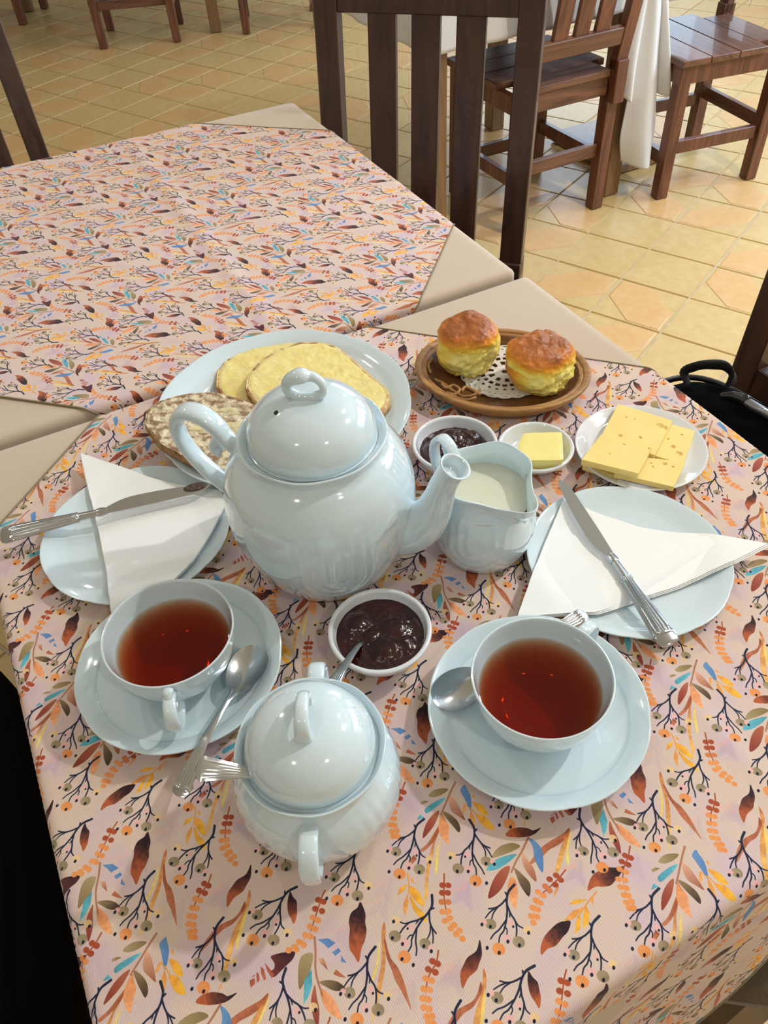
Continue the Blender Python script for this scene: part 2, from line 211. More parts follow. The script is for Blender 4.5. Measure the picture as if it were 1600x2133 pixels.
# ------------------------------------------------------------------ printed cloth: the repeat is drawn into a pixel array
MOTIF = [['P',[392,1025,410,1010,429,985,438,954,453,926,458,888,455,855,460,806,435,823,411,841,396,875,387,911,373,940,372,974,389,1000],'dark'],['P',[894,1030,907,1005,915,976,911,943,907,917,883,881,872,840,857,864,850,893,856,925,865,954,891,987],'dark'],['P',[224,210,222,170,204,138,184,100,155,78,137,50,129,76,135,116,155,155,182,190],'dark'],['P',[404,495,392,456,378,429,360,400,334,386,302,376,276,351,273,373,281,410,300,439,335,468,372,480],'dark'],['P',[1045,559,1023,522,991,500,951,484,907,479,917,508,949,530,991,539,1016,537],'dark'],['P',[99,976,118,960,139,948,151,922,161,896,161,862,142,878,123,895,109,921,101,948],'dark'],['P',[206,766,207,737,195,714,179,684,160,654,135,664,149,681,143,701,120,719,149,741,179,755],'dark2'],['P',[106,689,123,682,160,662,154,648,126,667],'rust'],['P',[95,673,111,669,134,639,128,631,109,649],'rust'],['P',[88,649,100,646,112,626,105,614],'rust'],['P',[74,613,90,628,99,609,89,591],'rust'],['P',[75,623,85,639,88,635],'rust'],['P',[511,981,527,949,543,889,563,832,571,773,575,713,577,655,577,619,568,658,563,715,553,767,547,827,531,885,512,944],'reedo'],['P',[513,905,524,883,535,836,539,793,535,758,526,764,528,802,524,845],'yel'],['P',[530,924,574,861,612,835,647,797,677,752,704,709,676,734,648,761,617,787,590,822,557,861],'rustl'],['P',[931,933,950,903,958,843,962,783,961,730,965,673,975,613,960,614,946,667,938,716,936,775,941,831,939,885],'reedo'],['P',[932,883,943,852,925,792,894,755,871,708,845,649,841,679,854,729,876,769,915,805,929,840],'rustl'],['P',[951,872,961,837,967,798,972,753,980,702,963,730,958,768,952,814],'yel'],['P',[974,578,977,557,972,537,971,562],'orange'],['P',[162,595,163,554,128,505,95,472,68,427,24,380,35,416,60,469,101,520,141,562],'rustl'],['P',[162,595,167,540,160,485,155,425,147,390,135,393,135,441,141,494,150,550],'reedo'],['P',[154,346,161,326,152,296,144,272,145,304],'reedo'],['P',[172,588,175,543,172,496,181,469,185,431,169,458,164,501,164,547],'yel'],['P',[622,472,627,418,623,355,628,311,631,260,635,204,651,145,649,103,643,73,642,114,626,186,614,255,614,322,614,391],'reedo'],['P',[620,439,624,394,608,343,585,306,570,308,595,350],'rustl'],['P',[549,279,567,266,551,232,537,238],'rustl'],['P',[642,376,646,340,657,283,666,229,653,245,638,307,636,351],'yel'],['L',[638,656,628,595,621,534,614,488],0.0092,'stem'],['P',[538,560,555,590,586,609,616,614,599,585,573,563,553,555],'oliveg'],['P',[513,517,529,530,547,532,531,515,517,506],'oliveg'],['P',[541,492,565,528,595,558,615,571,602,540,582,510,553,475],'teal'],['P',[520,432,526,461,548,454],'teal'],['P',[603,504,603,459,594,417,569,362,562,396,566,437,582,479],'redl'],['P',[619,493,639,471,661,449,669,413,681,368,649,385,629,406,617,441],'peachl'],['P',[616,505,653,501,691,481,711,454,710,433,682,450,649,474],'odark'],['P',[632,585,665,566,694,534,716,506,723,494,690,504,657,517,639,546],'tanl'],['P',[669,626,682,656,696,641,722,607,737,546,707,579,688,602],'blue'],['P',[733,587,771,587,798,570,816,546,783,545,756,565],'yell'],['P',[735,548,758,520,772,478,754,484,739,514],'yello'],['P',[762,532,799,538,836,516,854,490,816,487,784,508],'yell'],['P',[702,565,711,562,714,537,706,518,701,542],'yello'],['P',[726,618,732,622,745,607,733,607],'yello'],['L',[730,557,752,543,778,526],0.0055,'yello'],['L',[708,567,730,551],0.0046,'yello'],['L',[261,839,285,787,304,735,330,693,365,652],0.0092,'stem'],['P',[276,780,239,761,240,714,271,645,283,678,288,722],'oliveg'],['P',[292,725,279,677,307,599,315,633,314,674],'teal'],['P',[324,677,329,623,354,577,385,545,373,596,345,642],'redl'],['P',[348,671,389,663,426,640,463,599,416,603,379,625],'peachl'],['P',[337,692,375,711,414,713,441,699,409,682,368,684],'odark'],['P',[300,771,324,777,354,742,321,754],'tanl'],['P',[380,735,384,754,433,738,407,733],'rustl'],['P',[274,835,316,852,349,844,328,817,306,827],'blue'],['P',[348,808,367,831,379,822,365,799],'blue'],['P',[386,809,415,788,393,787],'blue'],['L',[1001,503,988,439,971,382,961,331],0.0092,'stem'],['P',[871,367,878,401,903,434,942,456,975,451,943,416,903,386],'oliveg'],['P',[966,413,907,380,873,344,861,307,904,328,944,373],'teal'],['P',[950,354,918,329,895,271,892,198,930,240,948,302],'redl'],['P',[964,311,958,270,974,226,1006,190,1004,249,987,300],'peachl'],['P',[-31,353,16,330,46,304,49,255,10,286,-14,321],'odark'],['P',[-13,427,16,403,50,370,67,324,26,348,-1,383],'tanl'],['P',[0,499,43,486,72,450,86,369,46,412,26,466],'blue'],['P',[532,96,531,128,557,152,554,125],'yell'],['P',[565,147,602,143,631,118,644,89,608,97,580,119],'yell'],['P',[570,114,584,82,586,27,567,56,566,83],'yello'],['P',[580,110,620,80,653,63,678,29,637,44,606,68],'yell'],['P',[561,186,578,178,585,162,570,169],'yello'],['L',[546,194,562,159,575,114],0.0064,'yello'],['P',[208,272,226,298,278,315,247,288],'yell'],['P',[273,293,293,265,295,226,277,193,271,238],'yell'],['P',[268,279,226,251,198,199,237,223],'yello'],['P',[253,246,246,204,248,168,266,190,262,236],'yell'],['P',[290,332,301,329,303,298,293,313],'yello'],['L',[309,357,284,310,259,254,249,231],0.0064,'yello'],['L',[694,240,707,191,719,145,745,85],0.0064,'rustd'],['L',[745,85,776,42,824,14],0.0041,'orange'],['D',[699,192],0.0133,'rustd'],['D',[722,199],0.0133,'rustd'],['D',[706,162],0.0133,'rustd'],['D',[728,169],0.0133,'rustd'],['D',[713,126],0.0133,'rusto'],['D',[739,134],0.0133,'rusto'],['D',[726,89],0.0133,'orange'],['D',[749,99],0.0133,'orange'],['D',[745,58],0.0133,'orange'],['D',[761,75],0.0133,'orange'],['D',[774,37],0.0133,'orange'],['D',[784,54],0.0133,'orange'],['D',[800,22],0.0133,'orange'],['D',[809,40],0.0133,'orange'],['D',[828,13],0.0133,'orange'],['L',[748,941,751,898,736,837,739,790],0.0064,'rustd'],['L',[739,790,753,741,778,685],0.0041,'orange'],['D',[736,897],0.0133,'rustd'],['D',[758,894],0.0133,'rustd'],['D',[728,864],0.0133,'rustd'],['D',[757,862],0.0133,'rustd'],['D',[727,829],0.0133,'orange'],['D',[751,829],0.0133,'orange'],['D',[730,792],0.0133,'orange'],['D',[752,796],0.0133,'orange'],['D',[735,759],0.0133,'orange'],['D',[757,762],0.0133,'orange'],['D',[746,730],0.0133,'orange'],['D',[768,733],0.0133,'orange'],['D',[765,704],0.0133,'orange'],['D',[784,712],0.0133,'orange'],['D',[778,687],0.0133,'orange'],['D',[795,690],0.0133,'orange'],['L',[237,1025,234,992,235,951,238,857],0.0064,'rustd'],['L',[238,857,220,812,183,761],0.0041,'orange'],['D',[223,980],0.0133,'rustd'],['D',[247,980],0.0133,'rustd'],['D',[224,943],0.0133,'rustd'],['D',[254,943],0.0133,'rustd'],['D',[226,907],0.0133,'orange'],['D',[251,904],0.0133,'orange'],['D',[228,871],0.0133,'orange'],['D',[252,869],0.0133,'orange'],['D',[222,836],0.0133,'orange'],['D',[243,837],0.0133,'orange'],['D',[208,803],0.0133,'orange'],['D',[229,799],0.0133,'orange'],['D',[196,779],0.0133,'orange'],['D',[207,774],0.0133,'orange'],['D',[179,762],0.0133,'orange'],['L',[175,409,154,367,127,323,94,278],0.0064,'rustd'],['L',[94,278,81,218,85,159],0.0041,'orange'],['D',[141,374],0.0133,'rustd'],['D',[162,361],0.0133,'rustd'],['D',[118,350],0.0133,'rustd'],['D',[144,335],0.0133,'rustd'],['D',[106,316],0.0133,'rusto'],['D',[125,304],0.0133,'rusto'],['D',[81,284],0.0133,'orange'],['D',[105,277],0.0133,'orange'],['D',[78,248],0.0133,'orange'],['D',[99,244],0.0133,'orange'],['D',[71,215],0.0133,'orange'],['D',[93,215],0.0133,'orange'],['D',[71,181],0.0133,'orange'],['D',[95,185],0.0133,'orange'],['D',[85,159],0.0133,'orange'],['L',[419,590,416,541,404,490,404,443],0.0064,'rustd'],['L',[404,443,424,386,465,316],0.0041,'orange'],['D',[403,543],0.0133,'rustd'],['D',[427,540],0.0133,'rustd'],['D',[393,513],0.0133,'rustd'],['D',[420,507],0.0133,'rustd'],['D',[388,479],0.0133,'orange'],['D',[414,474],0.0133,'orange'],['D',[388,435],0.0133,'orange'],['D',[415,439],0.0133,'orange'],['D',[400,405],0.0133,'orange'],['D',[423,408],0.0133,'orange'],['D',[416,377],0.0133,'orange'],['D',[433,380],0.0133,'orange'],['D',[429,349],0.0133,'orange'],['D',[448,360],0.0133,'orange'],['D',[442,330],0.0133,'orange'],['D',[459,338],0.0133,'orange'],['F',[478,160],0,''],['F',[790,242],0,''],['F',[828,942],0,''],['F',[680,811],0,''],['F',[224,470],0,''],['F',[367,937],0,''],['F',[481,89],0,''],['F',[840,918],0,''],['F',[447,566],0,''],['F',[797,237],0,''],['F',[819,924],0,''],['F',[218,467],0,''],['L',[874,796,864,765,863,746,871,720],0.011,'navy'],['L',[867,733,856,697,840,674,818,658],0.0078,'navy'],['L',[840,674,827,645,820,618],0.0064,'navy'],['L',[849,686,841,653,845,627],0.0064,'navy'],['L',[871,720,887,685,898,647],0.0092,'navy'],['L',[897,650,887,605,875,577,871,554],0.0069,'navy'],['L',[898,647,904,607,899,583,904,557],0.0069,'navy'],['L',[902,624,915,617,920,601],0.0055,'navy'],['L',[881,703,906,680,930,664,947,638,956,611],0.0078,'navy'],['L',[930,664,948,654,967,654],0.0064,'navy'],['L',[899,684,905,668],0.0055,'navy'],['L',[859,744,852,749],0.0083,'navy'],['D',[848,606],0.023,'olive'],['D',[972,596],0.0245,'olive'],['D',[912,535],0.0259,'orange'],['D',[928,585],0.0173,'pink'],['D',[986,657],0.0173,'cream'],['D',[823,601],0.0115,'pink'],['D',[919,647],0.0115,'pink'],['D',[851,597],0.0061,'navyd'],['D',[979,586],0.0061,'navyd'],['D',[919,523],0.0061,'navyd'],['D',[933,577],0.0061,'navyd'],['D',[994,647],0.0061,'navyd'],['D',[818,588],0.0061,'navyd'],['D',[871,517],0.0061,'navyd'],['D',[931,640],0.0043,'navyd'],['L',[332,264,315,237,309,219,309,192],0.011,'navy'],['L',[309,205,289,174,267,155,242,145],0.0078,'navy'],['L',[267,155,247,131,233,107],0.0064,'navy'],['L',[280,165,263,134,259,109],0.0064,'navy'],['L',[309,192,315,153,316,114],0.0092,'navy'],['L',[316,117,294,76,275,53,265,31],0.0069,'navy'],['L',[316,114,311,74,300,52,298,25],0.0069,'navy'],['L',[314,90,324,80,325,63],0.0055,'navy'],['L',[314,173,332,144,352,122,361,92,363,63],0.0078,'navy'],['L',[352,122,366,107,385,102],0.0064,'navy'],['L',[326,149,328,132],0.0055,'navy'],['L',[305,218,299,225],0.0083,'navy'],['D',[257,87],0.023,'olive'],['D',[374,45],0.0245,'olive'],['D',[300,2],0.0259,'orange'],['D',[328,46],0.0173,'pink'],['D',[403,100],0.0173,'cream'],['D',[231,89],0.0115,'pink'],['D',[337,109],0.0115,'pink'],['D',[257,78],0.0061,'navyd'],['D',[378,33],0.0061,'navyd'],['D',[304,989],0.0061,'navyd'],['D',[332,37],0.0061,'navyd'],['D',[409,88],0.0061,'navyd'],['D',[223,78],0.0061,'navyd'],['D',[255,996],0.0061,'navyd'],['D',[346,98],0.0043,'navyd'],['L',[506,879,494,850,491,830,496,804],0.011,'navy'],['L',[493,817,478,783,460,761,437,747],0.0078,'navy'],['L',[460,761,444,734,435,708],0.0064,'navy'],['L',[471,773,460,740,460,714],0.0064,'navy'],['L',[496,804,508,767,515,728],0.0092,'navy'],['L',[514,731,500,688,485,661,478,638],0.0069,'navy'],['L',[515,728,517,688,509,665,512,638],0.0069,'navy'],['L',[517,705,529,696,533,680],0.0055,'navy'],['L',[504,786,526,760,549,742,563,714,570,686],0.0078,'navy'],['L',[549,742,566,730,585,728],0.0064,'navy'],['L',[520,765,524,748],0.0055,'navy'],['L',[487,829,480,835],0.0083,'navy'],['D',[462,692],0.023,'olive'],['D',[584,670],0.0245,'olive'],['D',[518,615],0.0259,'orange'],['D',[538,663],0.0173,'pink'],['D',[604,729],0.0173,'cream'],['D',[436,690],0.0115,'pink'],['D',[536,727],0.0115,'pink'],['D',[463,683],0.0061,'navyd'],['D',[589,659],0.0061,'navyd'],['D',[524,603],0.0061,'navyd'],['D',[543,655],0.0061,'navyd'],['D',[611,718],0.0061,'navyd'],['D',[430,678],0.0061,'navyd'],['D',[475,602],0.0061,'navyd'],['D',[548,718],0.0043,'navyd'],['L',[549,446,531,419,525,401,526,374],0.011,'navy'],['L',[525,387,505,356,483,338,457,328],0.0078,'navy'],['L',[483,338,463,314,449,290],0.0064,'navy'],['L',[496,347,479,317,475,291],0.0064,'navy'],['L',[526,374,531,335,531,296],0.0092,'navy'],['L',[531,299,509,259,490,235,480,214],0.0069,'navy'],['L',[531,296,526,256,515,234,513,207],0.0069,'navy'],['L',[529,273,539,262,540,245],0.0055,'navy'],['L',[530,355,548,326,567,304,576,273,578,245],0.0078,'navy'],['L',[567,304,582,289,600,283],0.0064,'navy'],['L',[542,331,544,314],0.0055,'navy'],['L',[521,400,516,407],0.0083,'navy'],['D',[473,270],0.023,'olive'],['D',[589,227],0.0245,'olive'],['D',[515,184],0.0259,'orange'],['D',[543,228],0.0173,'pink'],['D',[619,281],0.0173,'cream'],['D',[446,272],0.0115,'pink'],['D',[552,291],0.0115,'pink'],['D',[473,260],0.0061,'navyd'],['D',[592,215],0.0061,'navyd'],['D',[518,171],0.0061,'navyd'],['D',[546,219],0.0061,'navyd'],['D',[624,270],0.0061,'navyd'],['D',[438,261],0.0061,'navyd'],['D',[470,179],0.0061,'navyd'],['D',[562,280],0.0043,'navyd'],['L',[983,284,968,256,964,237,966,210],0.011,'navy'],['L',[965,223,947,190,928,170,903,158],0.0078,'navy'],['L',[928,170,909,144,898,119],0.0064,'navy'],['L',[939,181,925,149,923,123],0.0064,'navy'],['L',[966,210,976,172,980,133],0.0092,'navy'],['L',[979,136,961,94,944,69,935,47],0.0069,'navy'],['L',[980,133,978,93,968,70,969,43],0.0069,'navy'],['L',[979,109,990,100,993,83],0.0055,'navy'],['L',[-27,192,-7,164,14,144,26,115,30,86],0.0078,'navy'],['L',[14,144,30,130,49,126],0.0064,'navy'],['L',[987,169,990,152],0.0055,'navy'],['L',[960,236,954,242],0.0083,'navy'],['D',[923,102],0.023,'olive'],['D',[43,69],0.0245,'olive'],['D',[973,20],0.0259,'orange'],['D',[997,66],0.0173,'pink'],['D',[68,126],0.0173,'cream'],['D',[897,101],0.0115,'pink'],['D',[0,130],0.0115,'pink'],['D',[924,92],0.0061,'navyd'],['D',[48,58],0.0061,'navyd'],['D',[978,7],0.0061,'navyd'],['D',[2,58],0.0061,'navyd'],['D',[74,115],0.0061,'navyd'],['D',[890,90],0.0061,'navyd'],['D',[929,10],0.0061,'navyd'],['D',[11,120],0.0043,'navyd'],['L',[668,140,678,109,678,90,670,64],0.011,'navy'],['L',[674,77,685,41,701,18,723,1],0.0078,'navy'],['L',[701,1018,714,988,720,962],0.0064,'navy'],['L',[692,1030,699,997,695,971],0.0064,'navy'],['L',[670,64,654,29,642,-9],0.0092,'navy'],['L',[644,994,653,949,665,921,669,898],0.0069,'navy'],['L',[642,991,636,951,641,927,635,901],0.0069,'navy'],['L',[638,968,625,961,619,945],0.0055,'navy'],['L',[660,47,635,25,610,9,593,-18,584,-44],0.0078,'navy'],['L',[610,9,592,-1,573,-1],0.0064,'navy'],['L',[642,28,636,12],0.0055,'navy'],['L',[682,88,689,93],0.0083,'navy'],['D',[691,950],0.023,'olive'],['D',[568,941],0.0245,'olive'],['D',[627,879],0.0259,'orange'],['D',[612,929],0.0173,'pink'],['D',[555,2],0.0173,'cream'],['D',[717,944],0.0115,'pink'],['D',[621,992],0.0115,'pink'],['D',[689,940],0.0061,'navyd'],['D',[561,931],0.0061,'navyd'],['D',[620,868],0.0061,'navyd'],['D',[606,922],0.0061,'navyd'],['D',[547,993],0.0061,'navyd'],['D',[722,931],0.0061,'navyd'],['D',[668,861],0.0061,'navyd'],['D',[609,984],0.0043,'navyd'],['L',[740,502,763,479,772,463,778,436],0.011,'navy'],['L',[775,449,802,423,826,409,854,405],0.0078,'navy'],['L',[826,409,851,390,870,369],0.0064,'navy'],['L',[812,416,835,390,844,365],0.0064,'navy'],['L',[778,436,780,397,787,358],0.0092,'navy'],['L',[787,362,817,327,840,307,855,289],0.0069,'navy'],['L',[787,358,801,320,816,302,824,276],0.0069,'navy'],['L',[795,336,787,324,789,307],0.0055,'navy'],['L',[777,416,765,384,751,359,748,327,752,299],0.0078,'navy'],['L',[751,359,740,341,723,332],0.0064,'navy'],['L',[770,391,771,374],0.0055,'navy'],['L',[777,462,781,470],0.0083,'navy'],['D',[850,345],0.023,'olive'],['D',[745,279],0.0245,'olive'],['D',[826,252],0.0259,'orange'],['D',[790,290],0.0173,'pink'],['D',[705,327],0.0173,'cream'],['D',[876,352],0.0115,'pink'],['D',[768,349],0.0115,'pink'],['D',[852,335],0.0061,'navyd'],['D',[744,267],0.0061,'navyd'],['D',[826,239],0.0061,'navyd'],['D',[788,280],0.0061,'navyd'],['D',[702,314],0.0061,'navyd'],['D',[886,343],0.0061,'navyd'],['D',[872,256],0.0061,'navyd'],['D',[761,337],0.0043,'navyd'],['L',[194,697,195,665,201,647,217,625],0.011,'navy'],['L',[209,636,210,598,203,571,188,548],0.0078,'navy'],['L',[203,571,200,539,203,512],0.0064,'navy'],['L',[208,586,212,552,223,528],0.0064,'navy'],['L',[217,625,244,597,267,565],0.0092,'navy'],['L',[265,567,270,522,269,492,272,468],0.0069,'navy'],['L',[267,565,286,529,289,505,303,482],0.0069,'navy'],['L',[278,544,293,542,304,529],0.0055,'navy'],['L',[232,612,263,599,291,592,316,573,334,551],0.0078,'navy'],['L',[291,592,312,589,330,595],0.0064,'navy'],['L',[255,600,266,587],0.0055,'navy'],['L',[198,644,189,646],0.0083,'navy'],['D',[234,510],0.023,'olive'],['D',[354,542],0.0245,'olive'],['D',[318,464],0.0259,'orange'],['D',[316,516],0.0173,'pink'],['D',[346,604],0.0173,'cream'],['D',[212,496],0.0115,'pink'],['D',[287,573],0.0115,'pink'],['D',[240,502],0.0061,'navyd'],['D',[364,535],0.0061,'navyd'],['D',[329,456],0.0061,'navyd'],['D',[324,511],0.0061,'navyd'],['D',[357,597],0.0061,'navyd'],['D',[211,483],0.0061,'navyd'],['D',[285,434],0.0061,'navyd'],['D',[301,570],0.0043,'navyd'],['L',[118,1002,95,980,85,963,79,937],0.011,'navy'],['L',[82,950,54,924,29,911,2,908],0.0078,'navy'],['L',[29,911,4,892,-15,872],0.0064,'navy'],['L',[44,918,21,892,11,868],0.0064,'navy'],['L',[79,937,76,898,67,860],0.0092,'navy'],['L',[68,863,37,828,13,810,-2,791],0.0069,'navy'],['L',[67,860,53,822,37,803,29,778],0.0069,'navy'],['L',[59,838,67,825,64,808],0.0055,'navy'],['L',[79,917,90,885,104,859,106,828,101,800],0.0078,'navy'],['L',[104,859,115,841,131,832],0.0064,'navy'],['L',[86,891,84,875],0.0055,'navy'],['L',[81,963,77,971],0.0083,'navy'],['D',[4,848],0.023,'olive'],['D',[107,779],0.0245,'olive'],['D',[26,754],0.0259,'orange'],['D',[63,791],0.0173,'pink'],['D',[149,826],0.0173,'cream'],['D',[979,856],0.0115,'pink'],['D',[86,850],0.0115,'pink'],['D',[2,838],0.0061,'navyd'],['D',[108,767],0.0061,'navyd'],['D',[26,741],0.0061,'navyd'],['D',[65,782],0.0061,'navyd'],['D',[151,813],0.0061,'navyd'],['D',[969,847],0.0061,'navyd'],['D',[981,759],0.0061,'navyd'],['D',[93,837],0.0043,'navyd']]
PAL = {'navy': ((26, 34, 62), (22, 28, 52)), 'navyd': ((22, 24, 44), (22, 24, 44)), 'olive': ((172, 154, 122), (146, 130, 98)), 'orange': ((240, 160, 96), (236, 146, 78)), 'pink': ((240, 186, 182), (238, 180, 176)),
 'cream': ((240, 206, 150), (238, 200, 140)), 'dark': ((36, 14, 24), (176, 84, 44)), 'dark2': ((40, 16, 26), (104, 40, 34)), 'rust': ((168, 78, 56), (186, 98, 70)), 'reedo': ((196, 110, 54), (246, 186, 84)),
 'yel': ((244, 208, 120), (246, 220, 100)), 'rustl': ((158, 78, 48), (196, 120, 84)), 'oliveg': ((168, 148, 108), (130, 110, 66)), 'teal': ((70, 150, 170), (96, 192, 214)), 'redl': ((180, 96, 66), (128, 46, 34)),
 'peachl': ((226, 140, 88), (246, 170, 116)), 'odark': ((150, 124, 84), (60, 44, 32)), 'tanl': ((232, 180, 150), (150, 84, 58)), 'blue': ((98, 146, 200), (78, 124, 182)), 'yell': ((238, 160, 54), (250, 186, 50)),
 'yello': ((236, 150, 70), (240, 168, 72)), 'stem': ((170, 110, 84), (186, 124, 92)), 'rustd': ((180, 84, 48), (160, 66, 38)), 'rusto': ((214, 124, 70), (214, 124, 70))}
def draw_print(N=1152):
    rng = np.random.RandomState(3)
    def smooth_noise(f, seed):
        r = np.random.RandomState(seed).rand(f, f); x = np.arange(N)/N*f; i = x.astype(int); t = x - i; t = t*t*(3 - 2*t)
        a = r[np.ix_(i % f, i % f)]; b = r[np.ix_(i % f, (i+1) % f)]; c = r[np.ix_((i+1) % f, i % f)]; d = r[np.ix_((i+1) % f, (i+1) % f)]
        T = t[None, :]; S = t[:, None]
        return (a*(1-T) + b*T)*(1-S) + (c*(1-T) + d*T)*S
    base = np.array([220, 197, 183.]); lav = np.array([214, 190, 196.])
    k = np.clip((smooth_noise(6, 1)*.6 + smooth_noise(13, 2)*.4 - .42)*3.2, 0, 1)[..., None]
    img = base*(1 - k) + lav*k
    wc = smooth_noise(90, 5)*.5 + smooth_noise(36, 6)*.5              # watercolour mottling
    def blend(mask, col, x0, y0):
        ys = np.arange(y0, y0 + mask.shape[0]) % N; xs = np.arange(x0, x0 + mask.shape[1]) % N
        ix = np.ix_(ys, xs); m = mask[..., None]; img[ix] = img[ix]*(1 - m) + col*m
    def grid(P, pad):
        lo = np.floor(P.min(0)*N - pad).astype(int); hi = np.ceil(P.max(0)*N + pad).astype(int)
        X, Y = np.meshgrid(np.arange(lo[0], hi[0]), np.arange(lo[1], hi[1])); return lo, X + .5, Y + .5
    def sdseg(X, Y, a, b):
        d = b - a; L = max(d @ d, 1e-9); t = np.clip(((X - a[0])*d[0] + (Y - a[1])*d[1])/L, 0, 1)
        return np.hypot(X - a[0] - t*d[0], Y - a[1] - t*d[1]), t
    def mott(X, Y): return wc[(Y.astype(int)) % N, (X.astype(int)) % N]
    rank = lambda q: 0 if q[0] == 'F' else 1 if q[0] == 'P' else {'navy': 3, 'olive': 4, 'orange': 4, 'pink': 4, 'cream': 4, 'navyd': 5}.get(q[-1], 2)
    for e in sorted(MOTIF, key=rank):
        P = np.array(e[1]).reshape(-1, 2)/1000.; kind = e[0]; col = e[-1]
        if kind == 'F':
            p = P[0]
            for side in (-1, 1):
                for j in range(7):
                    a = p + np.array([side*.004, -.012*j - .004]); b = a + np.array([side*(.012 + .005*j), -.016 - .003*j])
                    Q = np.array([a, b]); lo, X, Y = grid(Q, 12); d, t = sdseg(X, Y, a*N, b*N)
                    m = np.clip(1 - d/(7 + 3*t), 0, 1)*.30*(1 - .5*t); blend(m, np.array([186, 160, 184.] if side > 0 or j > 2 else [236, 168, 166.]), lo[0], lo[1])
            for j in range(5):
                a = p + np.array([-.01 - .022*j, -.035 - .012*j]); b = a + np.array([-.03, -.012]); Q = np.array([a, b]); lo, X, Y = grid(Q, 12); d, t = sdseg(X, Y, a*N, b*N)
                blend(np.clip(1 - d/8, 0, 1)*.22, np.array([240, 170, 160.]), lo[0], lo[1])
            continue
        c1, c2 = (np.array(v, float) for v in PAL[col])
        if kind == 'P':
            Q = np.array(crom([tuple(v) for v in P], 5, True)) if len(P) > 5 else P
            lo, X, Y = grid(Q, 3); q = Q*N; ins = np.zeros(X.shape, bool); dd = np.full(X.shape, 1e9)
            for i in range(len(q)):
                a, b = q[i], q[(i+1) % len(q)]
                d, _ = sdseg(X, Y, a, b); dd = np.minimum(dd, d)
                cr = ((a[1] > Y) != (b[1] > Y)); den = (b[1] - a[1]) or 1e-9
                ins ^= cr & (X < (b[0] - a[0])*(Y - a[1])/den + a[0])
            sd = np.where(ins, dd, -dd); m = np.clip(sd + .6, 0, 1)
            p0 = P[0]; far = P[np.argmax(((P - p0)**2).sum(1))]; ax = (far - p0)*N
            t = np.clip(((X - p0[0]*N)*ax[0] + (Y - p0[1]*N)*ax[1])/(ax @ ax), 0, 1)
            w_ = mott(X, Y); tt = np.clip((t - (.22 if col == 'dark' else 0))/(.55 if col == 'dark' else 1) + (w_ - .5)*.5, 0, 1)[..., None]
            cc = c1*(1 - tt) + c2*tt
            cc = cc*(.92 + .2*(w_[..., None])) - np.clip(1 - np.abs(sd)/3, 0, 1)[..., None]*10
            blend(m*(.93 if col not in ('yel', 'reedo') else .82), np.clip(cc, 0, 255), lo[0], lo[1])
        elif kind == 'L':
            wd = e[2]*N*.5; Q = np.array(crom([tuple(v) for v in P], 6)) if len(P) > 2 else P
            lo, X, Y = grid(Q, wd + 2); best = np.full(X.shape, 1e9); n = len(Q) - 1
            for i in range(n):
                d, t = sdseg(X, Y, Q[i]*N, Q[i+1]*N); f = (i + t)/n
                best = np.minimum(best, d - wd*(1.0 - .22*f))
            w_ = mott(X, Y)[..., None]; blend(np.clip(.5 - best, 0, 1)*.96, c1*(1 - w_) + c2*w_, lo[0], lo[1])
        else:
            r = e[2]*N; lo, X, Y = grid(P, r*1.3 + 2); p = P[0]*N; dx, dy = X - p[0], Y - p[1]
            el = np.hypot(dx, dy*(1.12 if col != 'navyd' else .8)); w_ = np.clip(mott(X, Y)*1.2 - .1 + (dx + dy)/r*.25, 0, 1)[..., None]
            blend(np.clip(r - el + .5, 0, 1)*(.9 if col in ('pink', 'cream') else .97), c1*(1 - w_) + c2*w_, lo[0], lo[1])
    a = np.clip(img/255, 0, 1)
    im = bpy.data.images.new('autumn_sprig_print', N, N); px = np.ones((N, N, 4), np.float32); px[..., :3] = a
    im.pixels.foreach_set(px.ravel()); im.update(); im.pack()
    return im
PRINT = draw_print()
def print_mat():
    m = mat('printed_cotton', (0.8, 0.7, 0.6), 0.82, sheen=0.15, spec=0.3); nt = m.node_tree; b = nt.nodes['Principled BSDF']
    uv = nt.nodes.new('ShaderNodeUVMap'); uv.uv_map = 'print'
    im = nt.nodes.new('ShaderNodeTexImage'); im.image = PRINT; im.interpolation = 'Cubic'
    nt.links.new(uv.outputs[0], im.inputs[0]); nt.links.new(im.outputs[0], b.inputs['Base Color'])
    # twill weave
    wv = nt.nodes.new('ShaderNodeTexWave'); wv.wave_type = 'BANDS'; wv.bands_direction = 'DIAGONAL'; wv.inputs['Scale'].default_value = 46; wv.inputs['Distortion'].default_value = 1.5
    nt.links.new(uv.outputs[0], wv.inputs['Vector'])
    bp = nt.nodes.new('ShaderNodeBump'); bp.inputs['Strength'].default_value = .25; bp.inputs['Distance'].default_value = .0003
    nt.links.new(wv.outputs['Fac'], bp.inputs['Height']); nt.links.new(bp.outputs[0], b.inputs['Normal'])
    return m
CLOTH = print_mat()

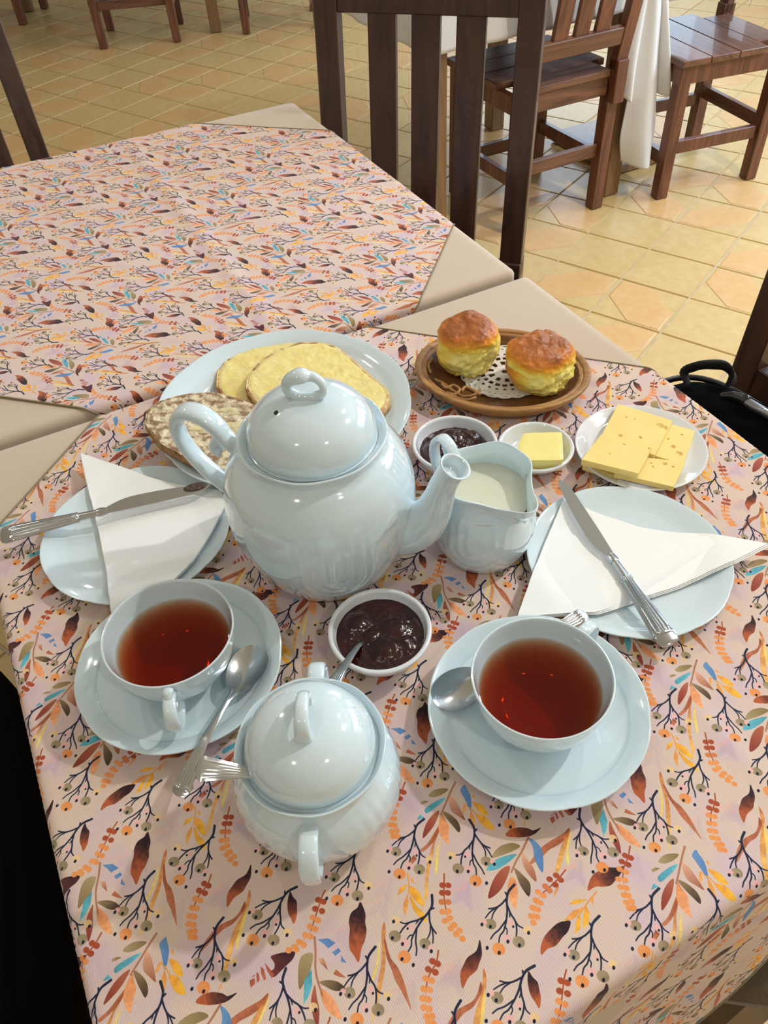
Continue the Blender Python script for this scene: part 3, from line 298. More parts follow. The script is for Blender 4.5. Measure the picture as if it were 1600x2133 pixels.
# ------------------------------------------------------------------ room
def struct(name, bm, m, **k): return tag(obj(name, bm, m, **k), kind='structure')
WALL = mat('cream_wall', srgb(226, 218, 200), 0.9, noise=(2, srgb(216, 208, 190), 3, .3))
CEIL = mat('white_ceiling', srgb(236, 234, 228), 0.9, noise=(2, srgb(228, 226, 220), 3, .3))
X0, X1, Y0, Y1, CZ = -3.4, 3.5, -2.2, 7.6, 2.8
b = bmesh.new(); bx(b, ((X0+X1)/2, (Y0+Y1)/2, -0.05), (X1-X0, Y1-Y0, 0.09)); floor = struct('floor', b, GROUT)
b = bmesh.new(); bx(b, ((X0+X1)/2, (Y0+Y1)/2, CZ+0.05), (X1-X0, Y1-Y0, 0.1)); struct('ceiling', b, CEIL)
b = bmesh.new(); bx(b, (X0-0.05, (Y0+Y1)/2, CZ/2), (0.1, Y1-Y0, CZ)); struct('wall_left', b, WALL)
b = bmesh.new(); bx(b, ((X0+X1)/2, Y0-0.05, CZ/2), (X1-X0, 0.1, CZ)); struct('wall_near', b, WALL)
def window_wall(axis, pos, lo, hi, wins, name):
    """wall with openings [(a0,a1)] between z .85 and 2.35"""
    b = bmesh.new(); z0, z1 = .85, 2.35
    def seg(a, c, za, zb):
        if axis == 'x': bx(b, (pos+.05, (a+c)/2, (za+zb)/2), (.1, c-a, zb-za))
        else: bx(b, ((a+c)/2, pos+.05, (za+zb)/2), (c-a, .1, zb-za))
    seg(lo, hi, 0, z0); seg(lo, hi, z1, CZ); c = lo
    for a0, a1 in wins: seg(c, a0, z0, z1); c = a1
    seg(c, hi, z0, z1); return struct(name, b, WALL)
right_w = [(1.4, 3.7), (4.6, 6.6)]; far_w = [(0.8, 3.0)]
window_wall('x', X1, Y0, Y1, right_w, 'wall_right'); window_wall('y', Y1, X0, X1, far_w, 'wall_far')
SKYP = bpy.data.materials.new('daylight_pane'); SKYP.use_nodes = True
_nt = SKYP.node_tree; _nt.nodes.remove(_nt.nodes['Principled BSDF']); _e = _nt.nodes.new('ShaderNodeEmission')
_e.inputs[0].default_value = (0.68, 0.84, 1.0, 1); _e.inputs[1].default_value = 2.4; _nt.links.new(_e.outputs[0], _nt.nodes['Material Output'].inputs[0])
k = 0
for axis, pos, ws in (('x', X1, right_w), ('y', Y1, far_w)):
    for a0, a1 in ws:
        k += 1; b = bmesh.new(); g = bmesh.new(); z0, z1 = .85, 2.35
        def put(B, a, c, za, zb, th, off):
            if axis == 'x': bx(B, (pos+off, (a+c)/2, (za+zb)/2), (th, c-a, zb-za))
            else: bx(B, ((a+c)/2, pos+off, (za+zb)/2), (c-a, th, zb-za))
        for q in range(4): aa = a0 + (a1-a0)*q/3; put(b, max(a0, aa-.03), min(a1, aa+.03), z0, z1, .06, .03)
        for q in range(3): zz = z0 + (z1-z0)*q/2; put(b, a0, a1, max(z0, zz-.03), min(z1, zz+.03), .055, .03)
        put(g, a0, a1, z0, z1, .01, .07)
        wn = struct('window_%d' % k, b, MIDW); obj('pane', g, SKYP, wn)

# floor tiles: 21.6 cm squares turned 51 degrees, 2x2 blocks alternating plain / hexagon relief
TP = 0.2155; TA = math.radians(51.2); TI = Vector((math.cos(TA - PI/2), math.sin(TA - PI/2), 0)); TJ = Vector((math.cos(TA), math.sin(TA), 0)); TO = Vector((0.612, 2.327, 0))
def tile_mesh(kind):
    h = TP/2 - .0022; b = bmesh.new()
    def poly(pts, z0, z1, inset, mi):
        n = len(pts); cen = sum((Vector(p + (0,)) for p in pts), Vector())/n
        lo = [b.verts.new((p[0], p[1], z0)) for p in pts]; hi = []
        for p in pts:
            q = Vector(p + (0,)); d = (cen - q).normalized()*inset; hi.append(b.verts.new((q.x + d.x, q.y + d.y, z1)))
        f = b.faces.new(hi); f.material_index = mi
        for i in range(n):
            f = b.faces.new((lo[i], lo[(i+1) % n], hi[(i+1) % n], hi[i])); f.material_index = 2 if mi == 1 else mi
    if kind == 'plain': poly([(-h, -h), (h, -h), (h, h), (-h, h)], -.004, .0020, .003, 0)
    else:
        poly([(-h, -h), (h, -h), (h, h), (-h, h)], -.004, .0012, .003, 0)
        poly([(-h+.006, 0), (-h+.006, -h+.006), (0, -h+.006), (h-.006, 0), (h-.006, h-.006), (0, h-.006)], .0010, .0026, .005, 1)
    bmesh.ops.recalc_face_normals(b, faces=b.faces[:]); me = bpy.data.meshes.new('tile'); b.to_mesh(me); b.free()
    for m in (TILE_A, TILE_B, TILE_G): me.materials.append(m)
    return me
TM = {'plain': tile_mesh('plain'), 'hex': tile_mesh('hex')}
spots = []
for i in range(-26, 30):
    for j in range(-26, 30):
        p = TO + TI*(TP*(i+.5)) + TJ*(TP*(j+.5))
        if not (X0+.16 < p.x < X1-.16 and Y0+.16 < p.y < Y1-.16): continue
        blk = (i//2 + j//2) % 2
        if blk: kind = 'hex'; diag = ((i % 2) == (j % 2))          # cut corners: block centre and block outer corner
        else: kind = 'plain'; diag = False
        # in view?
        v = Vector((p.x, p.y, -EYE)); Z = v.y*_c - v.z*_s; Yc = v.y*_s + v.z*_c
        vis = Z > .2 and abs(v.x/Z) < .56 and abs(Yc/Z) < .70
        under = (Vector((p.x, p.y, 0)) - TC); s_, t_ = under.dot(TE), under.dot(TD)
        spots.append((0 if vis and p.y > 1.2 else 1, (p - Vector((0, 0, EYE))).length, p, kind, diag))
spots.sort(key=lambda q: (q[0], q[1]))
rest_v, rest_f, rest_m = [], [], []
for n, (vis, d_, p, kind, diag) in enumerate(spots):
    rz = TA + (0 if diag else PI/2)
    if n < 300:
        o = bpy.data.objects.new('tile', TM[kind]); C.objects.link(o); o.parent = floor; o.location = (p.x, p.y, -.0015 + random.uniform(-.0002, .0002)); o.rotation_euler = (0, 0, rz)
    else:
        M = Matrix.Translation((p.x, p.y, -.0015)) @ Matrix.Rotation(rz, 4, 'Z'); b0 = len(rest_v)
        rest_v += [tuple(M @ v.co) for v in TM[kind].vertices]
        for f in TM[kind].polygons: rest_f.append([b0 + v for v in f.vertices]); rest_m.append(f.material_index)
o = obj('outer_tiles', (rest_v, rest_f), [TILE_A, TILE_B, TILE_G], floor); o.data.polygons.foreach_set('material_index', rest_m); o['kind'] = 'stuff'

# ------------------------------------------------------------------ tables and cloths
def make_table(name, label, s0, s1, t0, t1, top, wood, frame=(TC, TE, TD), thick=.03, inset=.06, pedestal=False):
    c0, e_, d_ = frame; cx = (s0+s1)/2; cy = (t0+t1)/2; base = c0 + e_*cx + d_*cy
    t = thing(name, label, 'table', (base.x, base.y, 0), math.atan2(e_.y, e_.x)); W, D = s1-s0, t1-t0
    b = bmesh.new(); bx(b, (0, 0, top-thick/2), (W, D, thick), bev=.002); obj('tabletop', b, wood, t)
    if pedestal:
        b = bmesh.new(); bx(b, (0, -.08, top/2-.01), (.08, .08, top-.075), bev=.004); obj('column', b, wood, t)
        b = bmesh.new(); bx(b, (0, -.08, .022), (.26, .40, .038), bev=.006); obj('foot', b, wood, t); return t
    for sx in (-1, 1):
        for sy in (-1, 1):
            b = bmesh.new(); bx(b, (sx*(W/2-inset), sy*(D/2-inset), (top-thick)/2+.0015), (.06, .06, top-thick-.003), bev=.003); obj('leg', b, wood, t)
    b = bmesh.new()
    for sy in (-1, 1): bx(b, (0, sy*(D/2-.06), top-thick-.045), (W-.18, .022, .08))
    for sx in (-1, 1): bx(b, (sx*(W/2-.06), 0, top-thick-.045), (.022, D-.18, .08))
    obj('apron', b, wood, t); return t
def drape(s, t, rect, R, z, flare, lift=0.0):
    """flat cloth point -> draped point over a rounded slab (local table coordinates)"""
    s0, s1, t0, t1 = rect; cs, ct = min(max(s, s0+R), s1-R), min(max(t, t0+R), t1-R)
    ds, dt = s - cs, t - ct; q = math.hypot(ds, dt)
    if q < 1e-9: return Vector((s, t, z + lift))
    u, v = ds/q, dt/q; r = R + lift
    if q < r*PI/2: o, h = r*math.sin(q/r), r*(1-math.cos(q/r))
    else:
        ph = flare(u, v, s, t); L = q - r*PI/2
        o, h = r + L*math.sin(ph), r + L*math.cos(ph)
    return Vector((cs + u*o, ct + v*o, z + lift - h))
def cloth_obj(name, m, pts_uv, to_st, rect, R, z, flare, lift, wrinkle=None, uvf=None, parent=None, solid=.0009):
    """pts_uv: (u0,u1,v0,v1,n) flat rectangle in its own axes"""
    u0, u1, v0, v1, n = pts_uv; b = bmesh.new(); uvl = b.loops.layers.uv.new('print'); grid = []; flat = {}
    for i in range(n+1):
        row = []
        for j in range(n+1):
            u = u0 + (u1-u0)*i/n; v = v0 + (v1-v0)*j/n; s, t = to_st(u, v); p = drape(s, t, rect, R, z, flare, lift)
            wv = TC + TE*p.x + TD*p.y
            if wrinkle: p.z += wrinkle(s, t, u, v)*(1 if p.z > z - .002 else 0)
            vert = b.verts.new((wv.x, wv.y, p.z)); flat[vert] = (u, v); row.append(vert)
        grid.append(row)
    for i in range(n):
        for j in range(n):
            f = b.faces.new((grid[i][j], grid[i+1][j], grid[i+1][j+1], grid[i][j+1]))
            if uvf:
                for l in f.loops: l[uvl].uv = uvf(*flat[l.vert])
    bmesh.ops.recalc_face_normals(b, faces=b.faces[:])
    border = [grid[i][0].co.copy() for i in range(n+1)] + [grid[n][j].co.copy() for j in range(1, n+1)] + [grid[i][n].co.copy() for i in range(n-1, -1, -1)] + [grid[0][j].co.copy() for j in range(n-1, 0, -1)]
    o = obj(name, b, m, parent, smooth=True)
    if o.data.polygons[len(o.data.polygons)//2].normal.z < 0: o.data.flip_normals()
    sm = o.modifiers.new('thickness', 'SOLIDIFY'); sm.thickness = solid; sm.offset = -1
    return o, border
NEAR = (-.359, .359, -.3575, .359); FAR = (-.366, .354, -1.146, -.3735)
make_table('cafe_table', 'near wooden cafe table holding the tea service, hidden under beige and printed cloths', NEAR[0]+.004, NEAR[1]-.004, NEAR[2]+.003, NEAR[3]-.004, HZ-.0035, MIDW)
make_table('cafe_table', 'second wooden cafe table beyond, bare of dishes, under beige and printed cloths', FAR[0]+.004, FAR[1]-.004, FAR[2]+.004, FAR[3]-.003, HZ-.0035, MIDW)
def fl_base(s0=0):
    def f(u, v, s, t):
        if abs(v) > .9 and ((s0 == 0 and v < 0) or (s0 == 1 and v > 0)): return 0.0
        return (-.02 if u < -.5 else .06 + .05*math.sin(s*19 + t*23)) + (.03 if (v > .5 and s0 == 0) else 0)
    return f
def crease(s, t, a, b_, h, w_):
    ax, ay = a; bx_, by = b_; L = math.hypot(bx_-ax, by-ay); nx, ny = -(by-ay)/L, (bx_-ax)/L
    d = (s-ax)*nx + (t-ay)*ny; l = ((s-ax)*(bx_-ax) + (t-ay)*(by-ay))/L/L
    e = max(0, min(1, min(l, 1-l)*8 + .0)) if -.0 <= l <= 1 else 0
    return h*math.exp(-(d/w_)**2)*e
def near_wr(s, t, u, v):
    return crease(s, t, (-.36, .02), (.36, .02), .0016, .010) + .0005*nz(s*9, t*9, 0) + crease(s, t, (.10, -.36), (.10, .36), .0012, .008)
def far_wr(s, t, u, v):
    return crease(s, t, (-.37, -.70), (.36, -.70), .0030, .014) + crease(s, t, (.02, -1.14), (.02, -.38), .0028, .012) + .0012*nz(s*7, t*7, 3)
# base cloths: one per table, aligned with it, hanging 16 cm
ND = .17
o, bd = cloth_obj('tablecloth', BEIGE, (NEAR[0]-ND, NEAR[1]+ND, NEAR[2]-ND, NEAR[3]+ND, 150), lambda u, v: (u, v), NEAR, .006, HZ, fl_base(0), 0.0, near_wr)
tag(o, 'plain beige tablecloth under the dishes on the near table', 'tablecloth', 'beige tablecloths')
o, bd = cloth_obj('tablecloth', BEIGE, (FAR[0]-ND, FAR[1]+ND, FAR[2]-ND, FAR[3]+ND, 150), lambda u, v: (u, v), FAR, .006, HZ-.0005, fl_base(1), 0.0, far_wr)
tag(o, 'plain beige tablecloth on the second table, corner showing beside the chair back', 'tablecloth', 'beige tablecloths')
# printed overlays, turned 44 degrees to the tables
def overlay(label, ang, u0, v0, side, rect, fl, uvf, wr, zt):
    U = Vector((math.cos(ang), math.sin(ang), 0)); V = Vector((-math.sin(ang), math.cos(ang), 0))
    def st(u, v):
        p = U*u + V*v - TC; return p.dot(TE), p.dot(TD)
    def uvw(u, v): p = U*u + V*v; return uvf(p)
    o, bd = cloth_obj('printed_overlay', CLOTH, (u0, u0+side, v0, v0+side, 200), st, rect, .006, zt, fl, .0016, wr, uvw, solid=.0008)
    tag(o, label, 'tablecloth', 'printed table overlays')
    b = bmesh.new(); tube(b, [(p.x, p.y, p.z + .0001) for p in bd], .0011, 6, True); tag(obj('hem', b, HEM, o, smooth=True), 'rolled greenish tan hem')
    return o
A1 = math.radians(-20.9)
def uv_near(p): return ((p.x*math.cos(A1) + p.y*math.sin(A1))/.158, (-p.x*math.sin(A1) + p.y*math.cos(A1))/.1535)
A2 = math.radians(-18.3)
def uv_far(p):
    a = A2 - PI/2; return ((p.x*math.cos(a) + p.y*math.sin(a))/.158 + .12, (-p.x*math.sin(a) + p.y*math.cos(a))/.1535 + .35)
def fl_near(u, v, s, t):
    if v < -.9: return 0.0
    return (0 if u < -.5 else .10) + .05*math.sin(s*17)*(u > -.5) + (.04 if v > .5 else 0)
def fl_far(u, v, s, t):
    if v > .9: return 0.0
    return .10
an = math.radians(-21.7)
overlay('leaf and berry sprig printed overlay on the near table, under the tea service', an, -.553, -.027, .82, NEAR, fl_near, uv_near, near_wr, HZ)
overlay('leaf and berry sprig printed overlay on the second table, lying bare', A2, -1.043, .589, .82, FAR, fl_far, uv_far, far_wr, HZ-.0005)
# ------------------------------------------------------------------ porcelain
TZ = HZ + .0028
def scallop(R, amp=.012, n=5, ph=0.0, ridge=0.0):
    def f(th, r, z):
        k = max(0, (r/R))**6
        g = abs(math.sin(n*th + ph))**.7 - .5
        rr = r*(1 + amp*g*k)
        if ridge and r > R*.66 and z > .004: z += ridge*math.sin(r*2*PI/.0026)*min(1, (R*.985 - r)/.004 if r < R*.985 else 0)
        return rr, z
    return f
def smooth_prof(P, n=4): return [tuple(v) for v in crom(P, n)]
def plate(name, label, cat, x, y, R, H, foot, well, group, wave=True, material=None, seg=120, z0=TZ, ph=0.0):
    P = [(0, .0022), (foot-.005, .0022), (foot-.0025, .0002), (foot-.0005, 0), (foot+.0015, .003), (R*.80, H*.50), (R*.93, H*.80), (R-.0006, H-.0012), (R, H-.0002), (R-.0012, H+.0002),
         (R*.92, H*.88), (R*.84, H*.68), (R*.76, H*.52), (well+.006, .0057), (well-.004, .0048), (well*.7, .0043), (0, .0042)]
    t = thing(name, label, cat, (x, y, z0), ph, group)
    obj('dish', lathe(smooth_prof(P, 5), seg, scallop(R, .011 if wave else 0, 5, 0, .00011 if wave else 0)), material or PORC, t, smooth=True)
    return t
plate('saucer', 'left saucer under the cup with the handle facing the viewer', 'saucer', -.1703, .366, .0815, .0204, .030, .026, 'wavy-edged saucers')
plate('saucer', 'right saucer, with spoon bowl showing left of its cup', 'saucer', .1032, .3038, .0808, .0204, .030, .026, 'wavy-edged saucers', ph=.4)
plate('side_plate', 'left side plate under folded napkin and smeared knife', 'plate', -.2325, .5203, .0875, .0124, .050, .055, 'wavy-edged side plates')
plate('side_plate', 'right side plate under folded napkin and clean knife', 'plate', .2093, .4456, .0868, .0124, .050, .055, 'wavy-edged side plates', ph=.7)
plate('bread_plate', 'large wavy-edged dinner plate holding the buttered bread behind the teapot', 'plate', -.0985, .680, .1355, .0262, .080, .086, None, seg=160)
plate('cheese_plate', 'small smooth-edged round plate under the cheese slices', 'plate', .2592, .5866, .0640, .0124, .034, .036, None, wave=False, material=PORC2)

def cup(label, x, y, hdir):
    t = thing('teacup', label, 'cup', (x, y, TZ + .0052), math.atan2(hdir.y, hdir.x), 'teacups')
    P = [(0, .003), (.021, .003), (.0225, .0003), (.0245, 0), (.026, .004), (.035, .0105), (.0435, .0235), (.048, .0385), (.0494, .048), (.0503, .0528), (.0499, .0538), (.0486, .0532), (.0468, .046), (.0440, .035), (.0385, .019), (.028, .009), (.015, .0068), (0, .0064)]
    obj('bowl', lathe(smooth_prof(P, 4), 96), PORC, t, smooth=True)
    h = [(.0470, 0, .0425, .0045, .0032), (.0560, 0, .0462, .0048, .0030), (.0655, 0, .0440, .0050, .0028), (.0700, 0, .0350, .0052, .0026), (.0675, 0, .0240, .0050, .0026), (.0590, 0, .0160, .0046, .0027), (.0490, 0, .0135, .0044, .0030), (.0400, 0, .0175, .0042, .0032)]
    b = sweep(h, (0, 1, 0), 16, 6, flat=.25); sweep([(.052, 0, .0450, .0036, .0026), (.050, 0, .0492, .0040, .0026), (.0535, 0, .0510, .0040, .0026), (.0570, 0, .0480, .0030, .0022)], (0, 1, 0), 12, 5, b)
    obj('handle', b, PORC, t, smooth=True)
    # tea: closed volume with real absorption
    prof = [(0, .0362), (.0425, .0362), (.0443, .0366), (.0436, .0345), (.0383, .0195), (.028, .0096), (.015, .0074), (0, .0070)]
    o = obj('tea', lathe(prof, 96), TEA, t, smooth=True, ang=.9); tag(o, 'dark reddish brown tea, amber at the edge')
    return t
def liquid(name, col, dens):
    m = bpy.data.materials.new(name); m.use_nodes = True; nt = m.node_tree; nt.nodes.remove(nt.nodes['Principled BSDF']); out = nt.nodes['Material Output']
    tr = nt.nodes.new('ShaderNodeBsdfTransparent'); gl = nt.nodes.new('ShaderNodeBsdfGlossy'); gl.inputs['Roughness'].default_value = .03
    fr = nt.nodes.new('ShaderNodeFresnel'); fr.inputs[0].default_value = 1.33; geo = nt.nodes.new('ShaderNodeNewGeometry')
    inv = nt.nodes.new('ShaderNodeMath'); inv.operation = 'SUBTRACT'; inv.inputs[0].default_value = 1; nt.links.new(geo.outputs['Backfacing'], inv.inputs[1])
    mu = nt.nodes.new('ShaderNodeMath'); mu.operation = 'MULTIPLY'; nt.links.new(fr.outputs[0], mu.inputs[0]); nt.links.new(inv.outputs[0], mu.inputs[1])
    mx = nt.nodes.new('ShaderNodeMixShader'); nt.links.new(mu.outputs[0], mx.inputs[0]); nt.links.new(tr.outputs[0], mx.inputs[1]); nt.links.new(gl.outputs[0], mx.inputs[2]); nt.links.new(mx.outputs[0], out.inputs[0])
    ab = nt.nodes.new('ShaderNodeVolumeAbsorption'); ab.inputs[0].default_value = (*col, 1); ab.inputs[1].default_value = dens; nt.links.new(ab.outputs[0], out.inputs['Volume'])
    return m
TEA = liquid('tea_liquid', (0.84, 0.42, 0.04), 135)
lc = Vector((-.1703, .366, 0)); rc = Vector((.1032, .3038, 0))
ld = at(366, 1505, .785) - lc; ld.z = 0
rd = at(1236, 1300, .80) - rc; rd.z = 0
cup('white teacup of tea with its handle facing the viewer, nearest the left edge', lc.x, lc.y, ld.normalized())
cup('white teacup of tea with its handle pointing away, on the right saucer', rc.x, rc.y, rd.normalized())

# teapot ------------------------------------------------------------
pc = Vector((-.0515, .479, 0)); tip = at(940, 982, .886); sd = (tip - pc); sd.z = 0; sd.normalize()
T = thing('teapot', 'large white porcelain teapot with domed lid in the middle of the table', 'teapot', (pc.x, pc.y, TZ), math.atan2(sd.y, sd.x))
def fan(th, r, z, spots_, H0=.018, W=.030, A=.0012):
    """moulded nested arches on the belly"""
    for th0 in spots_:
        a = (th - th0 + PI) % (2*PI) - PI; d = math.hypot(a*r, min(z - .056, 0)); top = max(0, min(1, (.108 - z)/.040))
        if d < .036: r += A*math.sin(d*2*PI/.0088)*max(0, 1 - (d/.036)**4)*.62*top
    return r
def pot_wave(th, r, z):
    if .006 < z < .125 and r > .052: r = fan(th, r, z, (-1.05, 1.05, -2.6, 2.6))
    if z > .138 and r > .05: r *= 1 + .006*math.sin(8*th)
    return r, z
P = [(0, .0035), (.045, .0035), (.047, .0003), (.050, 0), (.053, .0035), (.0610, .0150), (.0690, .032), (.0760, .055), (.0792, .078), (.0785, .098), (.0735, .1165), (.0655, .1300), (.0590, .1365), (.0566, .1405), (.0572, .1445), (.0588, .1475), (.0586, .1490), (.0572, .1490), (.0540, .1462), (.0516, .1446), (.0490, .1440), (.030, .1440), (0, .1440)]
obj('body', lathe(smooth_prof(P, 7), 220, pot_wave), PORC, T, smooth=True)
P = [(0, .1445), (.047, .1445), (.0492, .1452), (.0502, .1475), (.0503, .1520), (.0490, .1590), (.0450, .1668), (.0380, .1738), (.0280, .1792), (.0160, .1822), (0, .1832)]
lid = obj('lid', lathe(smooth_prof(P, 5), 96), PORC, T, smooth=True)
kb = sweep([(.000, 0, .1830, .0044, .0040), (-.0075, .001, .1836, .0044, .0040), (-.0130, .001, .1880, .0046, .0040), (-.0138, 0, .1945, .0050, .0042), (-.0095, -.001, .2000, .0064, .0050), (-.002, 0, .2024, .0074, .0056), (.0035, .0015, .2008, .0048, .0040), (.0085, .001, .1996, .0040, .0034), (.0130, 0, .1950, .0040, .0032), (.0132, -.001, .1888, .0040, .0034), (.0075, 0, .1836, .0044, .0040)], (0, 1, 0), 14, 6, closed=True)
KN = obj('knob', kb, PORC, lid, smooth=True); KN.rotation_euler = (0, 0, -math.atan2(sd.y, sd.x) - .12)
b = bmesh.new(); bmesh.ops.create_circle(b, cap_ends=True, radius=.0019, segments=16)
vh = obj('vent_hole', b, mat('dark_hole', (.02, .03, .03), .9), lid)
vdir = (at(575, 862, .932) - pc); vdir.z = 0; vr = .026
vd = Matrix.Rotation(-math.atan2(sd.y, sd.x), 3, 'Z') @ vdir.normalized()
vh.location = vd*vr + Vector((0, 0, .1804)); vh.rotation_euler = Vector((vd.x*.52, vd.y*.52, 1)).to_track_quat('Z', 'Y').to_euler()
sp = [(.050, 0, .060, .023, .034), (.070, 0, .061, .0195, .0290), (.084, 0, .068, .0160, .0225), (.0950, 0, .083, .0130, .0165), (.1010, 0, .100, .0112, .0130), (.1050, 0, .116, .0106, .0112), (.1100, 0, .1300, .0110, .0108), (.1140, 0, .1385, .0124, .0120)]
b = sweep(sp, (0, 1, 0), 28, 8, cap=False)
tt = Vector((.42, 0, .907)); uu = Vector((0, 1, 0)); vv = tt.cross(uu); prev = None
for off, ra_, rb2, sh in ((-.0004, .0124, .0120, 0), (.0006, .0127, .0126, .0006), (.0011, .0120, .0120, .0006), (.0006, .0106, .0106, .0002), (-.004, .0094, .0094, 0), (-.009, .0084, .0084, -.0008)):
    ctr = Vector((.1140 + sh, 0, .1385)) + tt*off; ring = [b.verts.new(ctr + uu*math.cos(2*PI*k_/28)*ra_ + vv*math.sin(2*PI*k_/28)*rb2) for k_ in range(28)]
    if prev:
        for k_ in range(28): b.faces.new((prev[k_], prev[(k_+1) % 28], ring[(k_+1) % 28], ring[k_]))
    prev = ring
b.faces.new(prev)
obj('spout', b, PORC, T, smooth=True)
hp = [(-.058, 0, .1180, .0070, .0070), (-.0700, 0, .1190, .0076, .0066), (-.0790, 0, .1270, .0084, .0060), (-.0860, 0, .1385, .0090, .0058), (-.0980, 0, .1475, .0094, .0056), (-.1120, 0, .1475, .0092, .0054), (-.1210, 0, .1370, .0088, .0052), (-.1225, 0, .1210, .0084, .0050), (-.1170, 0, .1040, .0082, .0050), (-.1060, 0, .0880, .0084, .0052), (-.0920, 0, .0740, .0088, .0054), (-.0780, 0, .0640, .0090, .0060), (-.066, 0, .060, .0090, .0066)]
b = sweep(hp, (0, 1, 0), 18, 7, flat=.25)
sweep([(-.078, 0, .125, .0060, .0046), (-.085, 0, .1230, .0058, .0042), (-.0905, 0, .1185, .0058, .0042), (-.0905, 0, .1125, .0062, .0046), (-.0855, 0, .1105, .0058, .0042)], (0, 1, 0), 14, 6, b, flat=.2)
obj('handle', b, PORC, T, smooth=True)

# creamer -----------------------------------------------------------
cc = Vector((.0874, .4828, 0)); lp = at(1098, 1052, .84) - cc; lp.z = 0; la = math.atan2(lp.y, lp.x)
CR = thing('milk_jug', 'small white porcelain milk jug beside the teapot spout', 'jug', (cc.x, cc.y, TZ), la)
def jug_wave(th, r, z):
    a = (th + PI) % (2*PI) - PI
    if z > .050 and r > .02:
        k = min(1, (z - .050)/.030); r += .0165*math.exp(-(a/.30)**2)*k**1.5; z += (.0016*math.exp(-(a/.5)**2) - .0030*math.cos(2*a) + .0012*math.cos(6*a))*k*k
        r -= .0028*k*(math.exp(-((abs(a)-.78)/.3)**2))
    if .008 < z < .060 and r > .03: r = fan(th, r, z + .018, (-1.0, 1.1, 2.6), A=.0008)
    return r, z
P = [(0, .003), (.031, .003), (.033, .0003), (.0355, 0), (.038, .0035), (.0425, .014), (.0452, .030), (.0446, .045), (.0418, .059), (.0390, .069), (.0382, .076), (.0396, .083), (.0406, .0866), (.0400, .0876), (.0386, .0866), (.0366, .080), (.0362, .074), (.0385, .060), (.0415, .045), (.0415, .030), (.030, .008), (0, .0065)]
obj('body', lathe(smooth_prof(P, 5), 160, jug_wave), PORC, CR, smooth=True)
P = [(0, .0655), (.0392, .0655), (.0390, .0648), (0, .0640)]
o = obj('milk', lathe(P, 96), mat('milk', srgb(232, 232, 205), .25, sub=.6, subr=(1, .9, .6)), CR, smooth=True, ang=.6); tag(o, 'pale cream milk')
b = sweep([(-.037, 0, .078, .0048, .0034), (-.046, 0, .0880, .0054, .0030), (-.057, 0, .0900, .0058, .0028), (-.0655, 0, .0800, .0058, .0027), (-.0665, 0, .0640, .0056, .0027), (-.0600, 0, .0480, .0052, .0028), (-.0500, 0, .0380, .0048, .0030), (-.0425, 0, .0370, .0048, .0032)], (0, 1, 0), 16, 7, flat=.25)
sweep([(-.052, 0, .0870, .0040, .0028), (-.050, 0, .0800, .0040, .0026), (-.047, 0, .0745, .0042, .0028), (-.042, 0, .0735, .0040, .0028)], (0, 1, 0), 12, 6, b)
obj('handle', b, PORC, CR, smooth=True)

# sugar bowl ---------------------------------------------------------
sc = Vector((-.0570, .2500, 0)); fd = at(652, 1800, .80) - sc; fd.z = 0; sa = math.atan2(fd.y, fd.x)
SU = thing('sugar_bowl', 'round white two-handled sugar bowl with lid and a spoon sticking out', 'sugar bowl', (sc.x, sc.y, TZ), sa)
def sug_wave(th, r, z):
    if .006 < z < .07 and r > .035: r = fan(th, r, z*1.1 + .012, (-1.1, 1.1, 2.4, -2.4), A=.0005)
    if z > .079 and r > .04: r *= 1 + .006*math.sin(8*th)
    return r, z
P = [(0, .003), (.031, .003), (.033, .0003), (.0355, 0), (.038, .0035), (.047, .013), (.0540, .028), (.0562, .043), (.0535, .058), (.0480, .069), (.0452, .0745), (.0455, .079), (.0478, .0838), (.0482, .0852), (.0472, .0856), (.0442, .0820), (.0428, .0796), (.0380, .0790), (.0372, .0780), (.0385, .0750), (.0440, .0660), (.0490, .0580), (.0510, .0440), (.0480, .0280), (.034, .0090), (0, .0070)]
obj('body', lathe(smooth_prof(P, 5), 160, sug_wave), PORC, SU, smooth=True)
P = [(0, .1130), (.020, .1095), (.030, .1035), (.0360, .0960), (.0395, .0880), (.0398, .0812), (.0408, .0800), (.0416, .0835), (.0413, .0892), (.0382, .0980), (.0318, .1060), (.0220, .1118), (.011, .1145), (0, .1152)]
obj('lid', lathe(smooth_prof(P, 5), 96), PORC, SU, smooth=True)
b = sweep([(-.0110, 0, .1125, .0050, .0030), (-.0135, 0, .1190, .0044, .0028), (-.0085, 0, .1270, .0040, .0027), (.0010, 0, .1300, .0042, .0028), (.0100, 0, .1270, .0046, .0030), (.0135, 0, .1190, .0052, .0030), (.0120, 0, .1120, .0058, .0032)], (0, 1, 0), 16, 6, flat=.25)
obj('knob', b, PORC, SU, smooth=True)
for sgn in (1, -1):
    b = sweep([(.0470*sgn, 0, .0690, .0058, .0032), (.0560*sgn, 0, .0740, .0060, .0030), (.0660*sgn, 0, .0715, .0062, .0028), (.0725*sgn, 0, .0600, .0062, .0028), (.0705*sgn, 0, .0470, .0060, .0028), (.0620*sgn, 0, .0380, .0056, .0030), (.0535*sgn, 0, .0370, .0054, .0032)], (0, 1, 0), 16, 6, flat=.3)
    obj('handle', b, PORC, SU, smooth=True)

